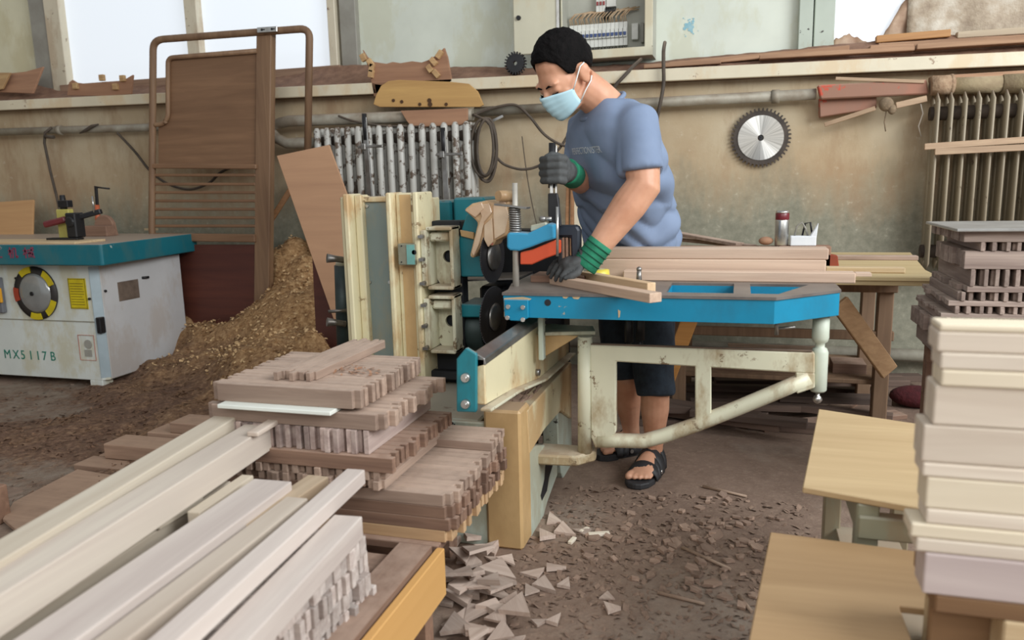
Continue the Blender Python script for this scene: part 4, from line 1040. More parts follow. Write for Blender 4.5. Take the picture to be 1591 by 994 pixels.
part('dust_plate', G().prism([p for p in (atY(702, 438, 2.60), atY(806, 434, 2.60), atY(806, 434, 2.60)+Vector((0, .2, 0)), atY(702, 438, 2.60)+Vector((0, .2, 0)))], (0, 0, .006)), M_steel)
part('cavity_shade_box', G().box(cx(702), -.64, 2.86, 2.98, .1, .92), M_cavity, bevel=.01)  # black boxes stand in for the shade of the cavity behind the motors
part('cavity_shade_box', G().box(cx(700), cx(745), 2.72, 2.86, .1, .72), M_cavity, bevel=.01)
# ---- table
TY, TZ0, TZ1 = 2.2, .700, .775
f0, f1 = atY(783, 480, TY).x, atY(1203, 485, TY).x
cr = atZ(1305, 450, TZ1); cb = atZ(1299, 441, TZ1)
by_ = 2.66
# outline (plan), clockwise from the front left
out = [(f0, TY), (f1, TY), (cr.x, cr.y), (cb.x-.005, 2.55), (.15, by_), (f0-.03, 2.66), (f0-.03, 2.40)]
th = .014
g = G(); n = len(out)
cxy = Vector((sum(p[0] for p in out)/n, sum(p[1] for p in out)/n))
for i in range(n):
    a, b = Vector(out[i]), Vector(out[(i+1) % n]); d = (b-a).normalized(); nn = Vector((-d.y, d.x))*th
    g.prism([(a.x, a.y, TZ0), (b.x, b.y, TZ0), (b.x+nn.x, b.y+nn.y, TZ0), (a.x+nn.x, a.y+nn.y, TZ0)], (0, 0, TZ1-.006-TZ0))
tb = part('table_skirt', g, M_blue, bevel=.003)
hA = (atZ(1040, 446, TZ1).x, atZ(1140, 448, TZ1).x); hB = (atZ(1166, 448, TZ1).x, atZ(1262, 450, TZ1).x)
fr_, bk_ = 2.262, 2.475
z0, z1 = TZ1-.008, TZ1
g = G()
e = .004
g.prism([(f0-e, TY-e, z0), (f1+e, TY-e, z0), (f1+.012, fr_, z0), (hA[0], fr_, z0), (f0-e, fr_, z0)], (0, 0, z1-z0))
part('table_plate', g, M_steeltop); g = G()
g.prism([(f1+e, TY-e, z0), (cr.x+e, cr.y, z0), (cb.x, 2.55, z0), (hB[1], bk_, z0), (f1+.012, fr_, z0)], (0, 0, z1-z0))
g.prism([(hA[0], bk_, z0), (hB[1], bk_, z0), (cb.x, 2.55, z0), (.15, by_+e, z0), (hA[0], by_+e, z0)], (0, 0, z1-z0))
g.box(hA[1], hB[0], fr_, bk_, z0, z1)
g.prism([(f0-e, fr_, z0), (hA[0], fr_, z0), (hA[0], by_+e, z0), (f0-.034, by_+e, z0), (f0-.034, 2.40, z0)], (0, 0, z1-z0))
part('table_plate', g, M_steeltop)
for a_, b_ in (hA, hB):
    part('well_wall', G().box(a_-.004, b_+.004, bk_, bk_+.01, TZ0+.01, TZ1-.008), M_blue, tb)
    part('well_wall', G().box(a_-.012, a_, fr_, bk_, TZ0+.01, TZ1-.008), M_blue, tb)
part('table_pan', G().prism([(a, b, TZ0+.024) for a, b in [(f0+.02, TY+.02), (f1-.01, TY+.02), (cr.x-.02, cr.y+.01), (cb.x-.02, 2.48), (.14, by_-.02), (f0+.02, by_-.02)]], (0, 0, .004)), M_teal)
p = atY(851, 470, TY); part('table_hole', G().cyl(p+Vector((0, -.001, 0)), p+Vector((0, .01, 0)), .010, None, 16), M_cavity, tb)
a, b = atY(783, 465, TY-.01), atY(821, 499, TY-.01)
bp = part('corner_bracket', G().prism([(a.x, TY-.010, a.z), (b.x, TY-.010, a.z), (b.x, TY-.010, b.z+.01), (b.x-.02, TY-.010, b.z), (a.x+.02, TY-.010, b.z), (a.x, TY-.010, b.z+.01)], (0, .010, 0)), M_blue, bevel=.002)
for x, y in ((790,476),(813,477),(789,493),(813,496)):
    p = atY(x, y, TY-.01); part('bracket_bolt', G().cyl(p+Vector((0, -.007, 0)), p, .007, None, 8), M_chrome, bp)
M_bare = plain('bare_filler_patch', srgb(206, 184, 148), srgb(180, 156, 120), 20, .7)
for pts in ([(783,463),(812,461),(826,464),(818,469),(804,468),(796,473),(790,470),(786,480),(783,481)], [(783,484),(787,486),(786,493),(783,492)], [(873,459),(884,460),(880,464),(875,463)], [(888,460),(902,461),(898,465),(891,464)], [(960,481),(964,483),(963,492),(961,494)]):
    part('bare_patch', G().prism([atY(a_, b_, TY-.001) for a_, b_ in pts], (0, .002, 0)), M_bare, tb)
part('table_strut', G().box(atY(838, 505, 2.3).x, atY(846, 505, 2.3).x, 2.28, 2.31, .55, TZ0), M_palegrey, bevel=.003)
for x, y in ((995,500),(977,503)):
    a, b = atY(x, y-6, 2.4), atY(x, y+28, 2.4)
    kh = part('locking_handle', G().cyl((a.x, 2.4, TZ0), b, .012, .014, 10), M_dark)
    part('handle_tip', G().cyl(b, atY(x, y+44, 2.4), .007, .009, 8), M_dark, kh)
p = atY(1207, 504, 2.3); part('adjusting_screw', G().cyl((p.x, 2.3, TZ0), p+Vector((0, 0, -.03)), .006, None, 8).cyl(p+Vector((0, 0, -.012)), p+Vector((.05, 0, -.006)), .004, None, 8), M_steel)
# ---- lugs, pivot pipe, swing arm, end post
AY = 2.36
pv0, pv1 = atY(909, 522, AY), atY(909, 702, AY)
part('pivot_pipe', G().cyl(pv1, pv0, .0235, None, 20), M_ivory_clean)
a = atY(830, 517, 2.36); part('upper_lug', G().prism([atZ(x, y, pv0.z) for x, y in ((835,522),(925,520),(922,512),(850,508))], (0, 0, .012)), M_ivory_clean, bevel=.002)
part('upper_gusset', G().prism([(BX-.02, 2.36, pv0.z), (pv0.x-.02, 2.36, pv0.z), (BX-.02, 2.36, pv0.z-.09)], (0, .02, 0)), M_tan, bevel=.002)
g = G().prism([(BX-.02, AY-.06, pv1.z-.035), (pv1.x-.02, AY-.05, pv1.z-.035), (pv1.x+.035, AY, pv1.z-.03), (pv1.x+.03, AY+.05, pv1.z-.03), (BX-.02, AY+.06, pv1.z-.035)], (0, 0, .035))
part('lower_lug', g, M_ivory_clean, bevel=.006)
def armpoly(pts): return G().prism([atY(a, b, AY-.014) for a, b in pts], (0, .028, 0))
sa = part('swing_arm', armpoly([(916,536),(1266,548),(1266,581),(957,562),(957,672),(940,690),(925,697),(918,680)]), M_ivory_clean, bevel=.004)
part('arm_strut', armpoly([(1080,566),(1105,568),(1105,645),(1080,655)]), M_ivory_clean, sa, .003)
part('arm_end', armpoly([(1236,578),(1266,580),(1266,603),(1238,612)]), M_ivory_clean, sa, .003)
pts = [(930,684),(960,684),(1000,685),(1030,677),(1080,660),(1150,632),(1215,605),(1258,586)]
part('arm_tube', G().tube([atY(a, b, AY) for a, b in pts], .0235, 14), M_ivory_clean, sa)
a = atY(1080, 540, AY); part('arm_dust', G().prism([atY(918, 535, AY-.013), atY(1262, 546.5, AY-.013), atY(1262, 545, AY+.013), atY(918, 533.5, AY+.013)], (0, 0, .003)), plain('caked_dust2', srgb(120, 100, 84), srgb(92, 76, 66), 20, .95), sa)
ptop = atY(1278, 490, AY); ep_ = Vector((ptop.x, AY+.03, 0))
zz = lambda y: atY(1278, y, AY+.03).z
post = part('end_post', G().lathe([(.020, zz(608)), (.0245, zz(605)), (.0245, zz(547)), (.020, zz(541)), (.0135, zz(539)), (.0135, zz(533)), (.021, zz(530)), (.0245, zz(524)), (.0235, TZ0)], ep_, (0, 0, 1), 22), plain('chipped_pale_paint', srgb(200, 208, 192), srgb(176, 184, 168), 6, .5, dust=.4))
part('post_foot', G().lathe([(.002, zz(627)), (.010, zz(625)), (.014, zz(621)), (.010, zz(616)), (.006, zz(614)), (.006, zz(607))], ep_, (0, 0, 1), 14), M_chrome, post)
# ---- clamp over the table
KY = 2.34
M_rodpale = plain('pale_steel_rod', srgb(206, 202, 192), srgb(176, 170, 158), 14, .4, .35)
r0, r1 = atY(800, 284, KY), atY(802, 456, KY)
part('clamp_rod', G().cyl((r1.x, KY, TZ1), r0, .0105, .0085, 12), M_rodpale)
M_rodpale = plain('pale_steel_rod', srgb(206, 202, 192), srgb(176, 170, 158), 14, .4, .35)
sp0, sp1 = atY(799, 322, KY), atY(801, 364, KY)
hel = [sp0.lerp(sp1, k/120)+Vector((.017*math.cos(k*.62), .017*math.sin(k*.62), 0)) for k in range(121)]
part('spring', G().tube(hel, .0032, 6), M_steel)
part('spring_core', G().cyl(sp1, sp0, .0105, None, 12), M_dark)
part('clamp_plate', G().bar(atY(771, 317, KY), atY(821, 323, KY), .05, .006), M_steel, bevel=.001)
arm = [(787,364),(791,361),(806,361),(820,362),(852,347),(860,349),(862,371),(845,376),(822,385),(806,390),(792,389),(787,385)]
part('clamp_arm', G().prism([atY(a, b, KY-.028) for a, b in arm], (0, .056, 0)), M_bluelit, bevel=.006, seg=2)
part('clamp_link', G().prism([atY(a, b, KY+.0) for a, b in ((824,350),(848,345),(850,354),(824,360))], (0, .03, 0)), M_palegrey, bevel=.003)
org = [(808,392),(826,388),(862,373),(868,374),(868,394),(846,402),(826,411),(808,411)]
part('clamp_foot_bar', G().prism([atY(a, b, KY-.012) for a, b in org], (0, .04, 0)), M_orange, bevel=.003)
lv = part('lever', G().bar(atY(857, 226, KY+.06), atY(857, 345, KY+.04), .010, .010).bar(atY(864, 226, KY+.07), atY(864, 318, KY+.05), .006, .008), M_chrome, bevel=.001)
part('lever_clevis', G().prism([atY(a, b, KY+.02) for a, b in ((851,300),(866,300),(869,322),(872,352),(853,352),(851,330))], (0, .012, 0)), M_dark, lv, .003)
part('lever_clevis', G().prism([atY(a, b, KY+.06) for a, b in ((853,302),(868,306),(869,322),(872,352),(855,352))], (0, .012, 0)), M_dark, lv, .003)
part('lever_grip', G().cyl(atY(858, 222, KY+.06), atY(857, 292, KY+.055), .011, .011, 12), M_black, lv)
p = atY(843, 340, KY+.02); part('pivot_nut', G().ell(p, .012, .01, .01).cyl(p, p+Vector((.03, 0, .0)), .007, None, 8), M_steel)
part('long_screw', G().cyl(atY(866, 321, KY-.04), atY(866, 398, KY-.04), .0045, None, 8), M_chrome)
cc = [(862,350),(896,350),(900,358),(900,404),(887,404),(886,368),(864,368)]
part('black_yoke', G().prism([atY(a, b, KY+.04) for a, b in cc], (0, .045, 0)), plain('blue_black_iron', srgb(48, 54, 64), srgb(34, 38, 46), 8, .5, .2), bevel=.006)
part('yoke_post', G().box(atY(867, 380, KY+.05).x, atY(874, 380, KY+.05).x, KY+.04, KY+.07, TZ1, atY(870, 370, KY+.05).z), M_dark, bevel=.003)
for x in (876.5, 882):
    a = atY(x, 380, KY+.06); part('wood_packing', G().box(a.x-.004, a.x+.004, KY+.045, KY+.075, TZ1, atY(x, 369, KY+.05).z), M_blockw, bevel=.001)
# ---- work in hand on the table
M_work = wood('fresh_work_wood', srgb(226, 198, 160), srgb(198, 166, 130), .12, .6)
M_workend = wood('purple_brown_wood', srgb(206, 180, 156), srgb(176, 148, 128), .12, .6)
def laid(name, p, q, wd, ht, zb, m, label, cat='board', group=None, bevel=.0015):
    """a bar lying on z = zb, its local x axis along its length"""
    p, q = Vector((p.x, p.y, 0)), Vector((q.x, q.y, 0)); L = (q-p).length
    g = G().box(-L/2, L/2, -wd/2, wd/2, 0, ht)
    o = build(name, g, m, None, bevel, origin=(0, 0, 0))
    o.matrix_world = Matrix.Translation(((p.x+q.x)/2, (p.y+q.y)/2, zb)) @ Matrix.Rotation(math.atan2((q-p).y, (q-p).x), 4, 'Z')
    WM[o.name] = o.matrix_world.copy()
    return tag(o, label, cat, group)
laid('workpiece', atZ(862, 428, TZ1+.026), atZ(1019, 455, TZ1+.026), .042, .026, TZ1, M_workend, 'brown board held under the gloved hand, end jutting over the table edge', 'board')
a, b = atZ(905, 424, TZ1+.03), atZ(1016, 443, TZ1+.03)
laid('workpiece', a+Vector((0, .028, 0)), b+Vector((-.01, .035, 0)), .03, .032, TZ1, M_work, 'pale narrow board lying behind the one under the glove', 'board')
a, b = atZ(780, 418, TZ1+.02), atZ(872, 412, TZ1+.02)
laid('workpiece', Vector((f0+.02, 2.50, 0)), Vector((f0+.20, 2.50, 0)), .12, .022, TZ1, M_blockw, 'brown board end lying below the orange clamp bar', 'board')
p = atZ(940, 428, TZ1)
t = thing('tape_measure', 'yellow tape roll on the table behind the gloved hand', 'tape', (p.x, 2.50, TZ1))
build('roll', G().lathe([(.022, 0), (.036, .002), (.038, .02), (.036, .036), (.022, .038)], (p.x, 2.505, TZ1), (0, 0, 1), 24), plain('tape_yellow', srgb(232, 214, 70), srgb(214, 196, 90), 12, .4), t)
build('core_ring', G().cyl((p.x, 2.505, TZ1+.002), (p.x, 2.505, TZ1+.0385), .022, None, 18), plain('tape_core', srgb(224, 216, 170), None, 8, .5), t)
p = atZ(997, 436, TZ1)
t = thing('stop_bolt', 'grey steel bolt standing on the table beside the boards', 'bolt', (p.x, 2.445, TZ1))
build('shank', G().cyl((p.x, 2.445, TZ1), (p.x, 2.445, TZ1+.045), .010, .007, 10), M_steel, t); build('head', G().lathe([(.007, .04), (.009, .046), (.006, .052), (.001, .054)], (p.x, 2.445, TZ1), (0, 0, 1), 10), M_steel, t)
# ================================================================ stacks of machined stock
M_slat = wood('walnut_grey_slat', srgb(180, 156, 138), srgb(134, 112, 98), .46, .75, 0, .9, dust=.55, dustc=srgb(206, 182, 164))
M_slatdark = wood('dark_walnut_slat', srgb(150, 120, 100), srgb(106, 80, 66), .42, .75, 0, .9, dust=.5, dustc=srgb(198, 172, 154))
M_slatmix = wood('mixed_ash_slat', srgb(196, 178, 168), srgb(140, 118, 112), .75, .75, 0, .8)
M_slatpale = wood('pale_ash_slat', srgb(214, 200, 186), srgb(186, 168, 152), .2, .7, 0, .8)
M_lumber = wood('pale_grey_lumber', srgb(214, 202, 186), srgb(186, 170, 154), .16, .62, 0, .5, bump=.08)
M_lumber2 = wood('cream_lumber', srgb(212, 202, 184), srgb(194, 180, 160), .12, .62, 0, .5, bump=.08)
M_lumber4 = wood('cream_lilac_lumber', srgb(216, 206, 190), srgb(188, 174, 162), .08, .62, 0, .35, bump=.08)
M_lumber3 = wood('lilac_white_lumber', srgb(220, 210, 200), srgb(190, 176, 168), .12, .62, 0, .5, bump=.08)
_slat = {}
def slat_mesh(L, th, h, ten):
    """a slat on edge with a half-thickness tenon at each end"""
    k = (L, th, h, ten)
    if k in _slat: return _slat[k]
    g = G(); c = .0015
    pr = [(-L/2+ten, -th/2), (L/2-ten, -th/2), (L/2-ten, -th*.12), (L/2, -th*.12), (L/2, th/2), (L/2-ten, th/2), (-L/2+ten, th/2), (-L/2, th/2), (-L/2, -th*.12), (-L/2+ten, -th*.12)] if ten else [(-L/2, -th/2), (L/2, -th/2), (L/2, th/2), (-L/2, th/2)]
    g.prism([(x, y, 0) for x, y in pr], (0, 0, h))
    me = bpy.data.meshes.new('slat'); me.from_pydata(g.v, [], g.f); clean(me)
    _slat[k] = me; return me
def put(name, me, m, loc, rz, label, cat, group, tilt=0.0, bevel=.0012):
    if not me.materials: me.materials.append(m)
    o = bpy.data.objects.new(name, me); COL.objects.link(o)
    o.matrix_world = Matrix.Translation(loc) @ Matrix.Rotation(rz, 4, 'Z') @ Matrix.Rotation(tilt, 4, 'Y')
    if me.materials[0] is not m:
        o.material_slots[0].link = 'OBJECT'; o.material_slots[0].material = m
    if bevel:
        b = o.modifiers.new('bevel', 'BEVEL'); b.width = bevel; b.segments = 1; b.limit_method = 'ANGLE'
    WM[o.name] = o.matrix_world.copy()
    return tag(o, label, cat, group)
def tier(axis, x0, x1, y0, y1, z, h, th, ten, m, label, group, jit=.008, name='machined_slat', skip=None, rows=1, fill=.965):
    """a layer of slats on edge: axis 'x' runs them left-right, 'y' front-back"""
    L = (x1-x0) if axis == 'x' else (y1-y0)
    wdt = (y1-y0) if axis == 'x' else (x1-x0)
    n = int(wdt/th+.3); st = wdt/n
    me = slat_mesh(round(L, 3), round(th*fill, 4), round(h*.985, 4), ten)
    for r_ in range(rows):
        for i in range(n):
            if skip and skip(i, n, r_, rows): continue
            o_ = random.uniform(-jit, jit); c = -wdt/2+st*(i+.5)
            loc = (((x0+x1)/2+o_, (y0+y1)/2+c, z+h*r_) if axis == 'x' else ((x0+x1)/2+c, (y0+y1)/2+o_, z+h*r_))
            put(name, me, m, loc, (0 if axis == 'x' else math.pi/2)+(math.pi if random.random() < .5 else 0), label, 'wood slat', group)
    return z+h*rows
# ---- low bench under the left stacks
M_apron = wood('yellow_plywood', srgb(222, 174, 108), srgb(206, 156, 92), .06, .6, 1, .25)
bx1 = -.655; bz = .245
t = thing('low_bench', 'low bench with yellow plywood side under the left stacks of wood', 'bench', (-1.05, 1.2, 0))
build('side_apron', G().box(bx1-.02, bx1, .35, 1.60, .125, bz), M_apron, t, .002)
build('side_apron', G().box(-1.62, -1.60, .35, 1.60, .125, bz), M_apron, t, .002)
build('end_rail', G().box(-1.60, bx1-.022, 1.545, 1.565, .13, .195), M_slatdark, t, .002)
build('bench_top', G().box(-1.60, bx1-.022, .35, 1.56, bz-.03, bz-.012), M_slatdark, t, .002)
for x in (-1.57, bx1-.045):
    for y in (.45, 1.545):
        build('leg', G().box(x-.022, x+.022, y-.022, y+.022, 0, bz-.03), M_blockw, t, .003)
bt = bz-.012
# board laid along the bench edge, seen below the ends
laid('bench_board', Vector((bx1-.068, .7, 0)), Vector((bx1-.068, 1.585, 0)), .085, .022, bt, M_slatdark, 'brown board lying along the edge of the low bench', 'board')
# floor pallet carrying the rear stacks
g = G()
t = thing('pallet', 'low dusty pallet under the two rear stacks of slats', 'pallet', (-1.0, 1.9, 0))
pz = .25
for y in (1.86, 2.03): build('bearer', G().box(-1.40, -.80, y-.03, y+.03, 0, pz-.02), M_slatdark, t, .003)
for y in (1.64, 1.75, 1.86, 1.97, 2.04): build('deck_board', G().box(-1.42, -.67, y-.045, y+.045, pz-.02, pz), M_slatdark, t, .002)
# ---- rear right stack : dark fronted, stepped ends to the right
sx0, sx1 = -1.02, -.635; sy0, sy1 = 1.615, 2.06
z = pz
z = tier('x', sx0, sx1-.003, sy0, sy1, z, .030, .030, .014, wood('tan_slat', srgb(206, 174, 134), srgb(178, 144, 108), .14, .7), 'light tan slat in the bottom layer of the stack by the machine base', 'bottom slats of the stack by the machine base', .008)
z = tier('x', sx0, sx1, sy0, sy1, z, .0305, .032, .016, M_slatdark, 'walnut slat in the lower dark layer of the stack by the machine base', 'lower dark slats by the machine base', .009)
z = tier('x', sx0, sx1, sy0, sy1, z, .0305, .032, .016, M_slatdark, 'walnut slat in the upper dark layer of the stack by the machine base', 'upper dark slats by the machine base', .009)
zt2 = tier('x', sx0, sx1-.004, sy0, sy1, z, .0305, .032, .016, M_slat, 'dusty slat in the top layer of the stack by the machine base', 'top slats of the stack by the machine base', .009)
zt3 = tier('x', sx0, sx1-.01, sy1-.13, sy1+.005, zt2, .024, .032, .016, M_slat, 'slat of the raised back row on the stack by the machine base', 'back row slats by the machine base', .008)
# ---- tall rear stack behind the lumber
ax0, ax1 = -1.27, -.855; ay0, ay1 = 1.60, 1.975
zt = .622
H1, H2, H3, H4, H5 = .046, .040, .060, .038, .046
# lowest visible layers first
zz_ = zt-H1-.012-H2-H3-H4-H5
base_z = zz_
while base_z-.046 > pz: base_z -= .046
# filler layers between pallet and the visible layers
zf = pz; k = 0
hf = (zz_-pz)/3
for k in range(3):
    ax = 'xy'[k % 2]
    if ax == 'x': tier('x', -1.27, -1.045, ay0, ay1, zf, hf, .034, 0, M_slatdark, 'dark slat at the hidden foot of the tall left stack', 'lowest slats of the tall left stack', .0)
    else: tier('y', -1.27, -1.045, ay0, ay1, zf, hf, .034, 0, M_slatdark, 'dark slat at the hidden foot of the tall left stack', 'lowest slats of the tall left stack', .0)
    zf += hf
z = zz_
z = tier('y', ax0, -.80, ay0-.012, ay1, z, H5/2, .027, .014, M_slat, 'slat with end facing forward in the lowest layer of the tall left stack', 'lowest forward facing slats of the tall left stack', .007, rows=2)
z = tier('x', ax0, -.775, ay0-.015, ay1, z, H4, .030, .016, M_slatdark, 'dark sideways slat in the fourth layer of the tall left stack', 'fourth layer slats of the tall left stack', .010)
z = tier('y', ax0+.04, -.838, ay0-.005, ay1+.01, z, H3, .023, .014, M_slatmix, 'upright slat with purple brown end in the third layer of the tall left stack', 'third layer slats of the tall left stack', .008)
z = tier('x', ax0-.02, -.795, ay0, ay1, z, H2, .031, .018, M_slat, 'sideways slat under the white strip in the tall left stack', 'second layer slats of the tall left stack', .012)
one('white_strip', G().box(-1.235, -.92, ay0-.03, ay0+.12, z, z+.010), plain('white_board', srgb(232, 236, 228), srgb(220, 224, 214), 5, .5), 'thin white board sticking out between layers of the tall stack', 'strip', bevel=.0015)
one('spacer_strip', G().box(-1.25, -.87, ay0+.13, ay1-.01, z, z+.010), M_slat, 'thin brown spacer board behind the white board in the tall stack', 'strip', bevel=.001)
z += .010
z = tier('x', ax0, ax1, ay0, ay1, z, H1, .0265, .018, M_slat, 'dusty slat in the top layer of the tall left stack', 'top layer slats of the tall left stack', .004)
ztop1 = z
# loose bundle lying askew on top
me = slat_mesh(.42, .0215, .022, .016)
c = (atZ(432, 584, ztop1+.02)+atZ(590, 535, ztop1+.02))/2
dv = atZ(572, 523, ztop1+.022)-atZ(440, 578, ztop1+.022); ang = math.atan2(dv.y, dv.x)
for i in range(5):
    off = Vector((-math.sin(ang), math.cos(ang), 0))*(.022*(i-2))
    pm = (atZ(450, 588, ztop1)+atZ(585, 540, ztop1))/2
    put('machined_slat', me, M_slat, Vector((pm.x, pm.y, ztop1))+off+Vector((math.cos(ang), math.sin(ang), 0))*random.uniform(-.012, .012), ang, 'slat of the loose bundle lying askew on top of the tall left stack', 'wood slat', 'loose bundle on the tall left stack')
# a drift of chips on the top
g = G()
for i in range(50):
    p = atZ(480+random.gauss(0, 26), 581+random.gauss(0, 5), ztop1+.002); s_ = random.uniform(.002, .007)
    Mx = Matrix.Translation((p.x+.1, p.y+.06, ztop1+.003)) @ Euler((random.uniform(-.5, .5), random.uniform(-.5, .5), random.uniform(0, 6))).to_matrix().to_4x4()
    g.add([Mx @ Vector(v) for v in ((-s_, -s_, 0), (s_, -s_*.5, 0), (s_, s_, 0), (-s_, s_*.6, .001))], [(0,1,2,3)])
tag(build('wood_chips', g, M_tmpl, fix=False), 'small wood chips scattered on top of the tall left stack', 'wood chips', None, 'stuff')
# ---- short pieces with ends facing right, in the front pile
M_end = wood('grey_end_grain', srgb(206, 196, 188), srgb(160, 144, 136), .55, .75, 0, 1.2)
px0, px1 = -.93, -.722
zq = tier('x', px0, px1, .62, 1.36, bt, .040, .024, .012, M_end, 'short pale slat in the bottom row of the front left pile', 'bottom row of short slats in the front pile', .008, name='short_slat')
zq = tier('x', px0, px1, .62, 1.36, zq, .040, .024, .0, M_end, 'short pale slat in the second row of the front left pile', 'second row of short slats in the front pile', .010, name='short_slat')
zq = tier('x', px0, px1, .62, 1.36, zq, .040, .024, .012, M_end, 'short pale slat in the third row of the front left pile', 'third row of short slats in the front pile', .008, name='short_slat')
zq = tier('x', px0, px1, .62, 1.34, zq, .040, .026, .0, M_end, 'short pale slat in the top row of the front left pile', 'top row of short slats in the front pile', .008, name='short_slat')
# stand-ins for the pile's inner support
for i, x in enumerate((-1.18, -1.02)):
    laid('support_beam', Vector((x, .45, 0)), Vector((x, 1.50, 0)), .10, zq-bt, bt, M_slatdark, ('thick support timber under the far left lumber' if i == 0 else 'thick support timber beside the short slats under the lumber'), 'timber')
# ---- long pale lumber on top : far end, near end (pixels on height z), width, thickness
def lum(a, b, z, wd, ht, m, label, roll=0.0, ext=.35, zb=None):
    """timber through two pixel points of its top centre line; extended towards the camera"""
    p, q = atZ(a[0], a[1], z+ht), atZ(b[0], b[1], z+ht)
    d = (q-p).normalized(); q = q+d*ext; L = (q-p).length
    g = G().box(-L/2, L/2, -wd/2, wd/2, 0, ht)
    o = build('lumber', g, m, None, .003, 2, origin=(0, 0, 0))
    o.matrix_world = Matrix.Translation(((p.x+q.x)/2, (p.y+q.y)/2, z)) @ Matrix.Rotation(math.atan2((p-q).y, (p-q).x), 4, 'Z') @ Matrix.Rotation(roll, 4, 'X')
    WM[o.name] = o.matrix_world.copy()
    return tag(o, label, 'lumber', None)
zA = zq
lum((541,800), (354,994), zA, .062, .046, M_lumber3, 'thick pale timber along the right edge of the front lumber pile', ext=.2)
lum((462,792), (235,994), zA, .075, .030, M_lumber, 'pale timber lying deep between the white and lilac timbers', ext=.2)
lum((400,765), (60,994), zA, .085, .032, M_lumber, 'wide pale timber in the lower middle of the lumber pile', ext=.2)
lum((334,745), (0,960), zA, .085, .032, M_lumber2, 'wide cream timber low on the left of the lumber pile', ext=.2)
zB = zA+.0335
lum((553,728), (272,976), zB+.014, .044, .034, M_lumber3, 'narrow white timber with a cut end pointing at the tall stack', ext=.3)
lum((462,772), (176,990), zB+.001, .050, .034, M_lumber, 'pale timber left of the narrow white one in the lumber pile', ext=.3)
lum((424,745), (82,984), zB+.001, .092, .044, M_lumber3, 'wide pinkish white timber in the middle of the lumber pile', ext=.3)
lum((400,659), (0,902), zB+.030, .070, .064, M_lumber4, 'big squared timber with cream top and pale side in the lumber pile', ext=.3)
lum((352,645), (0,853), zB+.064, .064, .042, M_lumber2, 'highest left timber of the front lumber pile', ext=.35)
laid('packing_block', atZ(300, 760, zB+.03), atZ(230, 800, zB+.03), .05, .030, zB, M_lumber2, 'short packing timber under the big squared timber', 'timber')
laid('packing_block', atZ(250, 715, zB+.064), atZ(180, 760, zB+.064), .04, .064, zB, M_lumber2, 'tall packing timber under the highest left timber', 'timber')
lum((427,650), (392,671), zB+.0945, .030, .012, M_slatpale, 'small bright white offcut on the end of the big squared timber', ext=.0)
# short profiled pieces peeping out behind
lum((385,737), (300,795), zB+.001, .03, .028, M_lumber2, 'short cream piece wedged behind the pinkish timber', ext=.0)
lum((495,738), (380,815), zB-.0005, .052, .026, wood('tan_lumber', srgb(196, 176, 150), srgb(172, 150, 124), .1), 'tan board lying between the white and pinkish timbers', ext=.0)
# ---- small stack on the floor at the left
def floorbar(a, b, z, wd, ht, m, label, nm='dusty_board'):
    return laid(nm, atZ(a[0], a[1], z+ht), atZ(b[0], b[1], z+ht), wd, ht, z, m, label, 'board')
M_old = wood('old_dusty_board', srgb(172, 142, 120), srgb(132, 106, 88), .2, .85, 0, .7, dust=.6, dustc=srgb(176, 146, 122))
for z_, pts in ((.0, ((130,722),(300,738))), (.0, ((160,745),(320,760)))):
    pass
yb0 = atZ(190, 722, .0)
t0 = [('dusty_board', -2.54, -1.97, 2.33, 2.435, .0, .028, 'lowest dusty board of the small left floor stack'),
      ('dusty_board', -2.52, -1.95, 2.44, 2.555, .0, .030, 'second dusty board on the floor behind the lowest one at left'),
      ('dusty_board', -2.46, -1.89, 2.41, 2.535, .0305, .062, 'thick dusty board in the middle of the left floor stack'),
      ('dusty_board', -2.38, -1.80, 2.565, 2.69, .0, .098, 'thick back board supporting the top of the left floor stack'),
      ('dusty_board', -2.27, -1.70, 2.575, 2.70, .0985, .046, 'topmost dusty board of the left floor stack')]
for nm, a, b, c_, d_, z_, h_, lab in t0:
    laid(nm, Vector((a, (c_+d_)/2, 0)), Vector((b, (c_+d_)/2, 0)), d_-c_, h_, z_, M_old, lab, 'board', None, .003)
P = [atZ(4, 803, .03), atZ(20, 778, .03), atZ(120, 727, .03), atZ(210, 742, .03), atZ(190, 830, .03), atZ(60, 850, .03)]
one('plywood_sheet', G().prism([(p.x, p.y, .012) for p in P], (0, 0, .014)), M_old, 'dusty plywood sheet lying on the floor at far left', 'sheet', bevel=.002)
p = atZ(3, 812, .0); one('dark_post', G().box(p.x-.05, p.x+.012, p.y-.02, p.y+.03, 0, .13), M_blockw, 'dark wooden post end at the left edge of the picture', 'post', bevel=.004)

# ================================================================ right side stacks
M_rstack = wood('right_pale_lumber', srgb(230, 218, 200), srgb(204, 188, 170), .10, .62, 0, .45, bump=.06)
M_rstack2 = wood('right_cream_lumber', srgb(234, 222, 198), srgb(216, 202, 176), .08, .62, 0, .45, bump=.06)
M_rstackl = wood('right_lilac_lumber', srgb(206, 192, 186), srgb(184, 168, 164), .1, .62, 0, .45, bump=.06)
ry = 1.20
edges = [502, 514, 546, 572, 598, 660, 719, 741, 790, 814, 836, 858, 922]
lefts = [1446, 1444, 1450, 1453, 1446, 1433, 1436, 1444, 1447, 1424, 1434, 1449]
names = ['thin topmost', 'second from the top', 'third from the top', 'fourth from the top', 'narrow fifth', 'tall sixth, its left end sticking out,', 'tall seventh', 'thin eighth', 'ninth', 'tenth, sticking out furthest left,', 'thin eleventh', 'lilac grey lowest']
zs = [atY(1445, e, ry).z for e in edges]
zr0 = zs[-1]; d = .058
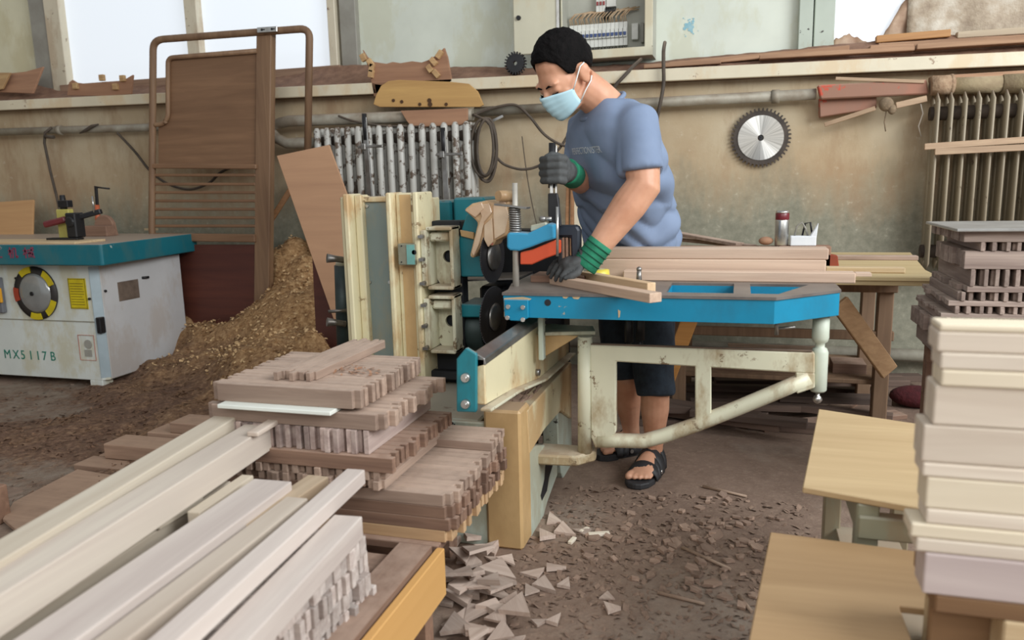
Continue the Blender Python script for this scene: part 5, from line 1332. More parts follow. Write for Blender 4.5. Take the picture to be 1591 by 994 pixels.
for i in range(12):
    x0 = atY(lefts[i], 700, ry).x; m = M_rstackl if i == 11 else (M_rstack2 if i in (0, 3, 7, 9) else M_rstack)
    g = G().box(-.45, .45, -d/2, d/2, 0, zs[i]-zs[i+1]-.0008)
    o = build('pale_timber', g, m, None, .003, 2, origin=(0, 0, 0))
    dy = random.uniform(-.004, .004) if i else 0.0
    o.matrix_world = Matrix.Translation((x0+.45, ry+d/2+dy, zs[i+1])); WM[o.name] = o.matrix_world.copy()
    tag(o, f'{names[i]} timber of the pale stack in the right foreground', 'timber')
# stand under the pale stack
t = thing('timber_stand', 'brown stand under the pale timber stack at the right edge', 'stand', (.75, 1.35, 0))
x0 = atY(1452, 940, ry).x
M_brd = wood('brown_stand_wood', srgb(146, 112, 78), srgb(116, 86, 58), .08, .7, 0, .4)
build('top_board', G().box(x0, x0+.9, ry-.0, ry+.15, zr0-.03, zr0-.0005), M_brd, t, .003)
build('front_panel', G().box(x0+.01, x0+.88, ry+.06, ry+.08, .02, zr0-.03), M_brd, t, .003)
xx = atY(1562, 950, ry).x
build('post', G().box(xx, xx+.06, ry+.0, ry+.058, 0, zr0-.03), M_palewood, t, .003)
build('post', G().box(x0+.8, x0+.86, ry+.08, ry+.14, 0, zr0-.03), M_palewood, t, .003)
build('post', G().box(x0+.02, x0+.08, ry+.085, ry+.145, 0, zr0-.03), M_palewood, t, .003)
# ---- two plywood topped stools
M_plyr = wood('birch_plywood', srgb(204, 178, 136), srgb(184, 156, 116), .05, .6, 0, .35)
M_plyr2 = wood('brown_plywood', srgb(186, 154, 114), srgb(164, 132, 94), .05, .6, 0, .35)
def stool(z, top_px, label, m, hz, rail=None, th=.014, xmax=None):
    P = [atZ(a, b, z) for a, b in top_px]
    c = sum(P, Vector())/len(P)
    t = thing('plywood_table', label, 'table', (c.x, c.y, 0))
    T = P if not xmax else [P[0], P[1], Vector((P[1].x, 1.37, z)), Vector((xmax, 1.37, z)), Vector((xmax, P[2].y, z)), P[3]]
    build('table_top', G().prism([(p.x, p.y, z-th) for p in T], (0, 0, th)), m, t, .002)
    x0, x1 = min(P[2].x, P[3].x)+.03, max(p.x for p in P)-.04; y0, y1 = min(p.y for p in P)+.03, max(p.y for p in P)-.04
    x0 = max(P[0].x, P[3].x)+.02
    if xmax: x1 = xmax-.01
    for x in (x0+.02, x1-.02):
        for y in (y0+.025, y1-.025):
            build('leg', G().box(x-.022, x+.022, y-.022, y+.022, 0, z-th), hz, t, .004)
    if rail: build('front_rail', G().box(x0, x1, y0-.004, y0+.03, rail[1], rail[0]), hz, t, .004)
    for (a, b, c_, d) in ((x0, x1, y1-.02, y1), (x0, x0+.02, y0+.02, y1-.02), (x1-.02, x1, y0+.02, y1-.02)):
        build('apron', G().box(a, b, c_, d, z-th-.07, z-th), hz, t, .003)
    build('shelf', G().box(x0+.03, x1-.03, y0+.03, y1-.03, .12, .135), hz, t, .002)
    return t
M_grn = paint('grey_green_frame', srgb(150, 150, 128), srgb(110, 96, 78), .36, 8, dust=.5, grime=srgb(150, 128, 100), gr_amt=.6)
zU, zL = .45, .36
stool(zU, ((1272,635),(1452,662),(1448,792),(1247,756)), 'pale plywood topped table behind the brown one at right', M_plyr, M_grn, (.412, .362))
stool(zL, ((1197,826),(1470,862),(1450,1060),(1150,1060)), 'brown plywood topped table in the bottom right foreground', M_plyr2, M_grn, None, .014, .284)
# ---- dark stack further back at right
rx0 = .66; ryd = 2.60
lay = [(2, 355, 372, 1492, 'plain'), (0, 372, 386, 1514, 'ends'), (0, 386, 414, 1500, 'side'), (0, 414, 441, 1502, 'ends'), (0, 441, 450, 1498, 'side'), (0, 450, 464, 1486, 'ends'), (0, 464, 472, 1476, 'side'), (0, 472, 484, 1482, 'ends'), (0, 484, 490, 1468, 'side'), (0, 490, 503, 1470, 'ends'), (0, 503, 530, 1466, 'side'), (0, 530, 560, 1470, 'ends')]
ordn = ['topmost', 'second', 'third', 'fourth', 'fifth', 'sixth', 'seventh', 'eighth', 'ninth', 'tenth', 'eleventh', 'twelfth']
zb_last = None
M_slatgrey = wood('grey_brown_slat', srgb(176, 158, 146), srgb(124, 106, 98), .4, .8, 0, .9, dust=.4)
for k, (_, ya, ybb, xl_, kind) in enumerate(lay):
    z1_, z0_ = atY(1540, ya+4, ryd).z, atY(1540, ybb+4, ryd).z
    x0 = atY(xl_, 450, ryd).x
    if kind == 'ends':
        tier('y', x0, x0+.36, ryd, ryd+.40, z0_, z1_-z0_, .029, .016, M_slatgrey, f'grey brown slat with end facing forward, {ordn[k]} layer of the dark right stack', f'{ordn[k]} layer of the dark right stack', .008, fill=.62)
    else:
        tier('x', x0, x0+.36, ryd-.004, ryd+.40, z0_, z1_-z0_, .05, 0, M_slatgrey, f'grey brown board lying sideways, {ordn[k]} layer of the dark right stack', f'{ordn[k]} layer of the dark right stack', .010, name='stack_board')
    zb_last = z0_; zt_last = z1_ if k == 0 else zt_last
p = atY(1483, 353, ryd)
one('grey_panel', G().box(p.x, p.x+.42, ryd-.03, ryd+.38, zt_last, zt_last+.009), plain('grey_sheet', srgb(176, 176, 172), srgb(150, 148, 144), 6, .4, .3), 'thin grey sheet covering the dark stack at right', 'sheet', bevel=.002)
t = thing('stack_trestle', 'low trestle under the dark stack at right', 'trestle', (.85, 2.8, 0))
build('top', G().box(.64, 1.04, ryd-.02, ryd+.42, zb_last-.03, zb_last-.0005), M_slatdark, t, .003)
for x in (.67, 1.0):
    for y in (ryd+.02, ryd+.38): build('leg', G().box(x-.025, x+.025, y-.025, y+.025, 0, zb_last-.03), M_slatdark, t, .003)
# ================================================================ work bench along the wall
zb_ = .72
M_bench = wood('bench_plywood', srgb(206, 186, 142), srgb(186, 162, 118), .06, .65, 0, .3)
M_bleg = wood('bench_leg_wood', srgb(146, 118, 92), srgb(112, 88, 68), .1, .75, 2, .6)
c0, c1 = atZ(1462, 431, zb_), atZ(1415, 392, zb_)
t = thing('work_bench', 'long wooden work bench along the wall behind the machine', 'bench', (0, 3.5, 0))
bx0 = -.35
build('bench_top', G().prism([(bx0, c0.y, zb_-.016), (c0.x, c0.y, zb_-.016), (c0.x+.0, c0.y+.25, zb_-.016), (c1.x, c1.y, zb_-.016), (bx0, c1.y, zb_-.016)], (0, 0, .016)), M_bench, t, .002)
build('bench_under_sheet', G().box(bx0, c0.x-.012, c0.y+.008, c0.y+.6, zb_-.034, zb_-.016), M_bench, t, .002)
for x, y in ((.60, 3.55), (.60, 4.0), (-.25, 3.55), (-.25, 4.0)):
    build('leg', G().box(x-.03, x+.03, y-.03, y+.03, 0, zb_-.034), M_bleg, t, .004)
build('cross_rail', G().box(bx0, .64, 3.50, 3.53, zb_-.11, zb_-.034), M_bleg, t, .003)
build('cross_rail', G().box(.58, .62, 3.53, 4.0, zb_-.11, zb_-.034), M_bleg, t, .003)
build('lower_rail', G().box(bx0, .64, 3.525, 3.55, .40, .44), M_bleg, t, .003)
build('lower_shelf', G().box(bx0, .62, 3.55, 4.05, .20, .22), M_bleg, t, .003)
a, b = atY(1304, 470, 3.2), atY(1382, 578, 3.3)
build('brace', G().bar(a, b, .02, .075, (0, 0, 1)), wood('brace_wood', srgb(188, 152, 112), srgb(158, 122, 86), .05), t, .003)
a, b = atY(1068, 500, 3.4), atY(1044, 555, 3.4)
build('brace', G().bar(a+Vector((.03, 0, .07)), b-Vector((.02, 0, .1)), .02, .07), wood('orange_brace', srgb(204, 148, 82), srgb(180, 124, 64), .05), t, .003)
# boards and things on the bench
M_shadeplank = wood('underbench_shade_wood', srgb(118, 98, 86), srgb(78, 64, 56), .6, .85, 0, .7)  # dark tone puts the shade under the bench into the planks
M_bw = wood('bench_board_wood', srgb(214, 190, 168), srgb(182, 156, 136), .10, .6, 0, .5)
def onbench(px0, px1, py_top, y, z0, z1, d, m, label, nm='bench_board', cat='board'):
    x0, x1 = atY(px0, py_top, y).x, atY(px1, py_top, y).x
    g = G().box(-(x1-x0)/2, (x1-x0)/2, -d/2, d/2, 0, z1-z0)
    o = build(nm, g, m, None, .003, 1, origin=(0, 0, 0)); o.matrix_world = Matrix.Translation(((x0+x1)/2, y+d/2, z0)); WM[o.name] = o.matrix_world.copy()
    return tag(o, label, cat)
yA = 3.30; k1 = atY(1290, 404, yA).z; k0 = zb_
k2 = atY(1285, 386, yA).z
onbench(912, 1284, 404, 2.572, TZ1, atY(1284, 404, 2.572).z, .08, M_bw, 'lower thick board lying across the back of the blue table')
_zl = atY(1284, 404, 2.572).z
onbench(905, 1288, 386, 2.576, _zl+.0005, atY(1288, 386, 2.576).z, .076, M_bw, 'upper thick board across the back of the blue table, nearest the man')
onbench(1210, 1292, 380, yA+.14, zb_, k2-.003, .08, M_blockw, 'dark board behind the thick boards carrying the flask')
onbench(1030, 1209, 380, yA+.14, zb_, k2-.006, .08, M_blockw, 'long dark board beside the flask board on the bench')
yF_ = 2.512
kf = atY(1355, 424, yF_).z
o = onbench(968, 1330, 424, yF_, TZ1, kf, .05, M_bw, 'front board lying on the blue table, stepped tenon at its right end')
tn = build('tenon', G().box(atY(1330, 424, yF_).x, atY(1355, 424, yF_).x, yF_+.005, yF_+.045, kf-.012, kf-.001), M_bw, o, .001)
onbench(1284, 1408, 403, 3.26+.0, zb_, zb_+.022, .05, M_palewood, 'short yellowish board on the bench right of the thick boards')
onbench(1300, 1428, 391, 3.75, zb_, zb_+.02, .05, M_slat, 'thin strip at the back of the bench below the wall')
p = atY(1293, 392, 3.44)
one('red_block', G().prism([(p.x-.03, 3.44, zb_), (p.x+.03, 3.44, zb_), (p.x+.022, 3.44, zb_+.05), (p.x-.03, 3.44, zb_+.06)], (0, .04, 0)), plain('red_brown_block', srgb(150, 66, 36), srgb(120, 50, 30), 8, .6), 'small red brown block at the end of the thick boards', 'wood block', bevel=.003)
ztop = k2-.003
for a, b, lab in (((1048,362),(1150,380),'upper loose slat lying slanted on the bench behind the man'),((1060,372),(1170,383),'lower loose slat lying slanted on the bench behind the man')):
    P0, P1 = atY(*a, 3.85), atY(*b, 3.55)
    one('loose_slat', G().bar((P0.x, P0.y, P0.z), (P1.x, P1.y, P1.z), .05, .016), M_slat, lab, 'slat', bevel=.002)
# flask
yT = yA+.175
p = atY(1214, 378, yT); zt_f = atY(1214, 327, yT).z; r_ = (atY(1225, 350, yT).x-atY(1203, 350, yT).x)/2
hh = zt_f-ztop
t = thing('thermos_flask', 'steel thermos flask with dark red band on the bench', 'flask', (p.x, yT, ztop))
build('body', G().lathe([(r_*.94, 0), (r_, .006), (r_, hh*.72), (r_*.95, hh*.75)], (p.x, yT, ztop), (0, 0, 1), 28), M_chrome, t)
build('band', G().lathe([(r_*.97, hh*.74), (r_*.99, hh*.76), (r_*.99, hh*.92), (r_*.96, hh*.93)], (p.x, yT, ztop), (0, 0, 1), 28), plain('flask_maroon', srgb(120, 40, 48), None, 10, .3), t)
build('lid', G().lathe([(r_*.95, hh*.93), (r_*.97, hh*.95), (r_*.9, hh), (.002, hh*1.0)], (p.x, yT, ztop), (0, 0, 1), 28), M_chrome, t)
# white torn plastic tub beside it
a, b = atY(1227, 376, yT), atY(1272, 376, yT)
t = thing('plastic_carton', 'torn white plastic carton with handles beside the flask', 'carton', ((a.x+b.x)/2, yT, ztop))
M_wp = plain('white_plastic', srgb(232, 236, 240), srgb(216, 220, 226), 6, .4)
zc_ = atY(1240, 366, yT).z
build('body', G().box(a.x, b.x-.012, yT-.03, yT+.03, ztop, zc_), M_wp, t, .004)
build('flap', G().prism([(b.x-.04, yT-.028, zc_-.006), (b.x-.012, yT-.028, zc_-.01), (b.x-.006, yT-.028, zc_+.055), (b.x-.02, yT-.028, zc_+.03)], (0, .03, 0)), M_wp, t, .003)
cx0, cx1 = a.x+.006, b.x-.035
build('handle', G().tube([(cx0+.012, yT, zc_-.002), (cx0+.02, yT, zc_+.04), (cx0+.04, yT, zc_+.055), (cx0+.055, yT, zc_+.03), (cx0+.065, yT, zc_-.002)], .004, 8), plain('clear_grey_plastic', srgb(150, 146, 136), None, 8, .4), t)
build('handle', G().tube([(cx1-.03, yT+.015, zc_-.002), (cx1-.02, yT+.015, zc_+.05), (cx1, yT+.015, zc_+.055), (cx1+.01, yT+.015, zc_-.002)], .004, 8), M_dark, t)
one('small_lump', G().ell(atY(1190, 374, yT)+Vector((0, 0, -.0)), .03, .02, .018), M_tmpl, 'small brown lump of rag left of the flask', 'rag')
# stuff under the bench
for i, (a, b, z_, h_, lab) in enumerate((((1100,590),(1260,596),.22,.05,'dark board on the lower bench shelf, nearest the man'),((1130,570),(1270,575),.27,.04,'dark board stacked higher on the lower bench shelf'),((1290,585),(1370,600),.22,.045,'dark board on the lower bench shelf right of the end post'))):
    y_ = 3.72+.0*i
    x0, x1 = atY(a[0], a[1], y_).x, atY(b[0], b[1], y_).x
    laid('shelf_board', Vector((x0, y_, 0)), Vector((min(x1, .56), y_, 0)), .2-.03*i, h_, z_, M_slatdark, lab, 'board')
for i, (a, b, lab) in enumerate((((1085,645),(1230,628),'plank lying on the floor under the bench, left'),((1180,660),(1400,640),'plank lying on the floor under the bench, right'),((1290,640),(1350,600),'short plank on the floor below the bench brace'),((1130,622),(1250,617),'far plank on the floor under the bench'))):
    laid('floor_plank', atZ(*a, .02), atZ(*b, .02), .09, .02, 0, M_slatdark, lab, 'plank')
random.seed(31)
for i in range(22):  # backdrop of planks added to darken the space under the bench
    x = random.uniform(-.25, .62); y = random.uniform(3.32, 4.3); k = i//8
    if abs(y-3.55) < .06 or abs(y-4.0) < .06: y += .13
    L = random.uniform(.35, .7); a = random.uniform(-.35, .35)
    P0 = Vector((x-L/2*math.cos(a), y-L/2*math.sin(a), 0)); P1 = Vector((x+L/2*math.cos(a), y+L/2*math.sin(a), 0))
    laid('shade_plank', P0, P1, random.uniform(.05, .11), .03, .03*k+.0005*i, M_shadeplank, 'dark plank added on the floor to deepen the shade under the work bench', 'plank', 'planks added to darken the floor under the work bench')
p = atZ(1425, 600, .1)
one('red_sack', G().ell((p.x, p.y, .05), .12, .08, .052), plain('dark_red_cloth', srgb(92, 28, 32), srgb(58, 20, 24), 10, .95, bump=.6), 'dark red bundle on the floor under the dark right stack', 'bundle')
# ================================================================ scraps on the floor
M_scrap = wood('scrap_grey', srgb(206, 188, 174), srgb(172, 150, 136), .4, .8, 0, 1.2)
M_scrap2 = wood('scrap_brown', srgb(176, 150, 132), srgb(138, 114, 98), .5, .85, 0, 1.2)
def scrap_mesh(kind, i):
    r_ = random.Random(i*7+kind); g = G()
    if kind == 0:
        a = r_.uniform(.03, .055); P = [(-a, -a*.5, 0), (a, -a*.6+r_.uniform(-.01, .01), 0), (r_.uniform(-a, a)*.8, a*.75, 0)]
        th = r_.uniform(.006, .016)
    else:
        n = r_.randint(4, 5); P = []; a = r_.uniform(.012, .026)
        for k in range(n):
            t_ = 2*math.pi*k/n+r_.uniform(-.3, .3); P.append((a*math.cos(t_)*1.3, a*math.sin(t_), 0))
        th = r_.uniform(.005, .012)
    g.prism(P, (0, 0, th)); me = bpy.data.meshes.new('offcut'); me.from_pydata(g.v, [], g.f); clean(me); me.materials.append(M_scrap if kind == 0 else M_scrap2); return me
TRI = [scrap_mesh(0, i) for i in range(9)]; BIT = [scrap_mesh(1, i) for i in range(8)]
def scrap(me, x, y, z, label, group, s=1.0, tilt=.12):
    o = bpy.data.objects.new('triangular_offcut' if me in TRI else 'wood_scrap', me); COL.objects.link(o)
    o.matrix_world = Matrix.Translation((x, y, z)) @ Euler((random.uniform(-tilt, tilt), random.uniform(-tilt, tilt), random.uniform(0, 6.28))).to_matrix().to_4x4() @ Matrix.Scale(s, 4)
    tag(o, label, 'offcut', group)
# dense triangle pile beside the low bench
TP = []
random.seed(21)
for px, py in [(705,880),(722,862),(742,868),(760,846),(776,858),(716,900),(738,890),(756,884),(788,868),(700,925),(720,930),(742,925),(764,910),(782,905),(712,955),(735,952),(758,948),(780,945),(700,975),(725,978),(750,975),(772,970),(745,905),(770,888),(705,845),(728,845),(790,935),(800,960),(698,905),(760,925),(736,940),(752,860),(715,870),(800,985),(775,985),(742,990),(710,990),(728,915),(748,935),(766,935),(722,945),(735,875)]:
    p = atZ(px+random.uniform(-8, 8), py+random.uniform(-6, 6), .02)
    if p.x < -.62 and p.y < 1.62: p.x = -.60+random.uniform(0, .03)
    nn = sum(1 for q in TP if (q-p).length < .06); TP.append(p)
    scrap(random.choice(TRI), p.x, p.y, .002+.013*nn, 'grey triangular offcut in the pile by the low bench', 'triangular offcuts piled by the low bench', random.uniform(.75, 1.15), .22)
for px, py in [(848,830),(855,805),(830,890),(862,880),(838,965),(860,960),(950,942),(942,925),(880,905),(905,825),(820,915),(845,910),(874,822)]:
    p = atZ(px, py, .01); scrap(random.choice(TRI), p.x, p.y, .003, 'grey triangular offcut lying loose on the open floor', 'loose triangular offcuts on the floor', random.uniform(.6, .95), .12)
M_whitechip = plain('white_chip', srgb(244, 236, 220), srgb(232, 220, 198), 10, .7)
for (a, b, lab) in (((914,830),(947,828),'long white chip of wood on the floor below the machine'),((885,843),(893,835),'small white chip left of the long white one'),((902,826),(914,820),'white chip just behind the long white one')):
    laid('white_chip', atZ(*a, .006), atZ(*b, .006), (.020 if a[0] == 914 else .014), .010, 0, M_whitechip, lab, 'chip')
for i in range(120):
    px = random.gauss(1110, 62); py = random.gauss(838, 36)+(px-1110)*.05
    if i % 3 == 0: px = random.uniform(880, 1180); py = random.uniform(770, 930)
    if py > 985 or py < 765 or px > 1215: continue
    p = atZ(px, py, .005); scrap(random.choice(BIT), p.x, p.y, .002, 'small brown wood scrap on the floor between machine and plywood tables', 'small wood scraps on the floor', random.uniform(.5, 1.0), .2)
M_rod = plain('stick_grey', srgb(176, 152, 132), srgb(146, 122, 104), 12, .8)
for (a, b, lab) in (((1092,755),(1160,771),'thin stick on the floor right of the sandals'),((1060,850),(1135,884),'thin stick among the small scraps'),((1022,920),(1095,938),'thin stick on the floor in the foreground'),((1148,925),(1168,950),'short stick beside the brown plywood table')):
    P0, P1 = atZ(*a, .006), atZ(*b, .006); g = G().cyl(P0, P1, .0055, .0045, 8); one('thin_stick', g, M_rod, lab, 'stick')
# unevenly swept dust : thousands of crumbs
g = G()
for k in range(2600):
    px = random.uniform(560, 1260); py = 760+240*random.random()**1.1
    if random.random() < .4: px = random.gauss(960, 120); py = random.gauss(830, 60)
    p = atZ(px, min(py, 1040), 0); s_ = abs(random.gauss(.0035, .0025))+.001
    if p.y > 2.65 or (p.x < -.6 and p.y > 2.05) or (p.x < -.66): continue
    Mx = Matrix.Translation((p.x, p.y, s_*.3)) @ Euler((random.uniform(-.5, .5), random.uniform(-.5, .5), random.uniform(0, 6))).to_matrix().to_4x4()
    g.add([Mx @ Vector(v) for v in ((-s_*1.6, -s_, 0), (s_*1.4, -s_*.5, 0), (s_, s_, s_*.3), (-s_, s_*.6, .0))], [(0,1,2,3)])
tag(build('floor_crumbs', g, plain('crumb_brown', srgb(150, 126, 108), srgb(122, 100, 86), 60, .95), fix=False), 'brown crumbs of wood dust strewn over the workshop floor', 'sawdust', None, 'stuff')
# ================================================================ the man
def skin_mat():
    t = NT('skin'); t.set(.5); n_ = t.noise((1,1,1), 9, 4)
    t.col(t.ramp(n_, [(.35, srgb(196, 142, 112)), (.65, srgb(216, 164, 134))])); t.b.inputs['Subsurface Weight'].default_value = .08
    t.b.inputs['Subsurface Radius'].default_value = (.02, .008, .004); t.b.inputs['Subsurface Scale'].default_value = .5
    return t.m
M_skin = skin_mat()
M_hair = plain('black_hair', srgb(20, 17, 17), srgb(10, 9, 9), 60, .8, bump=.5, bsc=160, scale=(1, 1, .3))
M_hair.node_tree.nodes['Principled BSDF'].inputs['Specular IOR Level'].default_value = .12
M_shirt = plain('blue_grey_cotton', srgb(126, 142, 168), srgb(114, 130, 156), 6, .85, bump=.1, bsc=12)
M_shorts = plain('dark_denim', srgb(46, 58, 70), srgb(30, 38, 48), 26, .85, bump=.2, bsc=40)
M_glove = plain('dark_grey_glove', srgb(78, 80, 80), srgb(58, 60, 60), 20, .75, bump=.15, bsc=50)
M_cuff = plain('green_cuff', srgb(34, 136, 100), srgb(26, 108, 80), 20, .8, bump=.2, bsc=60)
M_mask = plain('mask_blue', srgb(190, 222, 230), srgb(172, 208, 220), 8, .7)
M_sandal = plain('black_sandal', srgb(52, 52, 54), srgb(38, 38, 40), 20, .6)
P_ = lambda x, y, Y: atY(x, y, Y)
man = thing('person', 'man in blue grey t-shirt, face mask and gloves working at the machine', 'person', (-.4, 2.8, 0))
FW = Vector((-.80, -.60, 0)).normalized(); LW = Vector((-FW.y, FW.x, 0))*1.0   # facing, and his left
if LW.y > 0: LW = -LW
def remeshed(name, g, m, parent, voxel=.008, smooth=6, sub=0, disp=None):
    me = bpy.data.meshes.new(name+'_raw'); me.from_pydata(g.v, [], g.f); clean(me)
    tmp = bpy.data.objects.new(name+'_raw', me); COL.objects.link(tmp)
    r_ = tmp.modifiers.new('r', 'REMESH'); r_.mode = 'VOXEL'; r_.voxel_size = voxel; r_.use_smooth_shade = True
    s_ = tmp.modifiers.new('s', 'SMOOTH'); s_.factor = .5; s_.iterations = smooth
    dg = bpy.context.evaluated_depsgraph_get(); dg.update()
    out = bpy.data.meshes.new_from_object(tmp.evaluated_get(dg)); bpy.data.objects.remove(tmp)
    if disp:
        nrm = [v.normal.copy() for v in out.vertices]
        for v, n_ in zip(out.vertices, nrm): v.co += n_*disp(v.co)
    W = WM[parent.name]; out.transform(W.inverted())
    for p in out.polygons: p.use_smooth = True
    out.materials.append(m); out.name = name
    o = bpy.data.objects.new(name, out); COL.objects.link(o); o.parent = parent; WM[o.name] = W
    return o
def loft(g, rings, n=24, pw=2.4):
    """closed tube of super-elliptic rings (centre, half width vector, half depth vector)"""
    vs = []
    for c, a, b in rings:
        for k in range(n):
            t_ = 2*math.pi*k/n; ca, sa = math.cos(t_), math.sin(t_)
            vs.append(c+a*(abs(ca)**(2/pw)*(1 if ca >= 0 else -1))+b*(abs(sa)**(2/pw)*(1 if sa >= 0 else -1)))
    m = len(rings)
    fs = [(i*n+k, i*n+(k+1) % n, (i+1)*n+(k+1) % n, (i+1)*n+k) for i in range(m-1) for k in range(n)]
    fs += [tuple(range(n-1, -1, -1)), tuple((m-1)*n+k for k in range(n))]
    return g.add(vs, fs, True)
# ---- joints
shC = P_(950, 188, 2.62)
shL = shC+LW*.168+Vector((0, 0, -.022)); shR = shC-LW*.185
elL = P_(1000, 288, 2.44); wrL = P_(926, 388, 2.40)
elR = P_(905, 285, 2.66); wrR = P_(884, 268, 2.47)
headC = P_(876, 112, 2.47)
nk0 = P_(946, 172, 2.60); nk1 = P_(900, 132, 2.50)
tors = [(983,452,2.89,.155,.11),(982,385,2.86,.165,.11),(972,330,2.80,.17,.115),(962,280,2.70,.175,.115),(953,235,2.66,.175,.11),(949,200,2.63,.165,.10),(950,176,2.61,.12,.08),(946,160,2.59,.06,.06)]
# ---- head frame
f_ = Vector((-.53, -.62, -.56)).normalized()
l_ = Vector((0, 0, 1)).cross(f_).normalized()              # his left (towards the camera side)
if l_.y > 0: l_ = -l_
u_ = l_.cross(f_).normalized()
if u_.z < 0: u_ = -u_
HS = .97
HM = Matrix((( l_.x, f_.x, u_.x), (l_.y, f_.y, u_.y), (l_.z, f_.z, u_.z)))
def H(x, y, z): return headC+HM @ (Vector((x, y, z))*HS)
g = G()
g.ell(H(0, -.012, .028), .076*HS, .097*HS, .092*HS, HM)
g.ell(H(0, .020, -.015), .067*HS, .080*HS, .085*HS, HM)
g.ell(H(0, .034, -.070), .054*HS, .058*HS, .052*HS, HM)
g.ell(H(0, .055, -.098), .030*HS, .030*HS, .022*HS, HM)
g.ell(H(0, .097, -.034), .013*HS, .018*HS, .026*HS, HM)       # nose
g.ell(H(0, .108, -.048), .016*HS, .014*HS, .012*HS, HM)
for s_ in (-1, 1):
    g.ell(H(s_*.030, .083, .004), .026*HS, .014*HS, .010*HS, HM)       # brow
    g.ell(H(s_*.031, .078, -.018), .019*HS, .014*HS, .012*HS, HM)      # lowered lid
    g.ell(H(s_*.040, .058, -.045), .024*HS, .020*HS, .020*HS, HM)      # cheek
    g.ell(H(s_*.078, -.010, -.022), .010*HS, .020*HS, .034*HS, HM)     # ear
    g.ell(H(s_*.083, -.018, -.010), .008*HS, .016*HS, .020*HS, HM)
# neck, trunk
g.tube([P_(950, 185, 2.62), nk0, P_(925, 150, 2.545), nk1], [.075, .066, .060, .060], 18)
loft(g, [(P_(a, b, Y), LW*w_, FW*d_) for a, b, Y, w_, d_ in tors])
# arms
g.tube([shL+Vector((0, 0, .01)), shL.lerp(elL, .35), shL.lerp(elL, .8), elL, elL.lerp(wrL, .3), elL.lerp(wrL, .75), wrL, wrL+(wrL-elL)*.12], [.060, .060, .055, .055, .055, .044, .037, .034], 16)
g.tube([shR, shR.lerp(elR, .5), elR, elR.lerp(wrR, .5), wrR, wrR+(wrR-elR)*.2], [.054, .050, .044, .042, .034, .03], 16)
# legs : joints at floor positions
toeL, heelL = Vector((-.330, 2.655, 0)), Vector((-.285, 2.895, 0))
toeR, heelR = atZ(930, 712, 0), atZ(992, 702, 0)
anL = heelL+Vector((-.005, -.05, .085)); anR = heelR+(toeR-heelR)*.18+Vector((0, 0, .085))
hipL = P_(1008, 462, 2.84); hipR = P_(962, 462, 2.95)
knL = P_(1018, 600, 2.77); knR = P_(971, 590, 2.88)
for hp, kn, an in ((hipL, knL, anL), (hipR, knR, anR)):
    sh_ = kn.lerp(an, .35)
    g.tube([hp+Vector((0, 0, .06)), hp.lerp(kn, .5), kn, sh_, kn.lerp(an, .8), an, Vector((an.x, an.y, .03))], [.085, .072, .053, .053, .036, .033, .035], 16)
def foot(g, toe, heel):
    d = (toe-heel); L = d.length; d.normalize(); sd = Vector((-d.y, d.x, 0))
    z0 = .026
    loft(g, [(heel+d*.0+Vector((0, 0, z0+.03)), sd*.024, Vector((0, 0, .028))), (heel+d*.05+Vector((0, 0, z0+.035)), sd*.032, Vector((0, 0, .036))), (heel+d*.12+Vector((0, 0, z0+.033)), sd*.036, Vector((0, 0, .034))), (heel+d*(L-.07)+Vector((0, 0, z0+.02)), sd*.045, Vector((0, 0, .022))), (heel+d*(L-.035)+Vector((0, 0, z0+.012)), sd*.042, Vector((0, 0, .014)))], 16, 2.2)
    return d, sd, L, z0
feet = []
for toe, heel, side in ((toeL, heelL, 1), (toeR, heelR, -1)):
    d, sd, L, z0 = foot(g, toe, heel); feet.append((toe, heel, d, sd, L, side))
    big = sd if side*sd.dot(LW) < 0 else -sd          # the big toe lies on the inner side
    for k, (o_, r_, ln) in enumerate(((.034, .0135, .0), (.013, .0095, -.003), (-.004, .009, -.009), (-.020, .0085, -.017), (-.034, .008, -.026))):
        tp = heel+d*(L-.008+ln)+big*o_*1.08; g.tube([tp-d*.035+Vector((0, 0, z0+.012)), tp-d*.012+Vector((0, 0, z0+.013)), tp+Vector((0, 0, z0+.010)), tp+d*.007+Vector((0, 0, z0+.008))], [r_, r_*1.05, r_, r_*.55], 10)
body = remeshed('body', g, M_skin, man, .0048, 3)
# eyes, brows
for s_ in (-1, 1):
    build('eye', G().tube([H(s_*.031-.017, .0875, -.024), H(s_*.031-.006, .0935, -.028), H(s_*.031+.006, .0935, -.028), H(s_*.031+.017, .0875, -.024)], [.001, .0034, .0034, .001], 8), M_hair, man)
    build('eyebrow', G().tube([H(s_*.012, .098, -.002), H(s_*.028, .0975, .003), H(s_*.046, .086, -.002)], [.002, .0036, .0016], 8), M_hair, man)
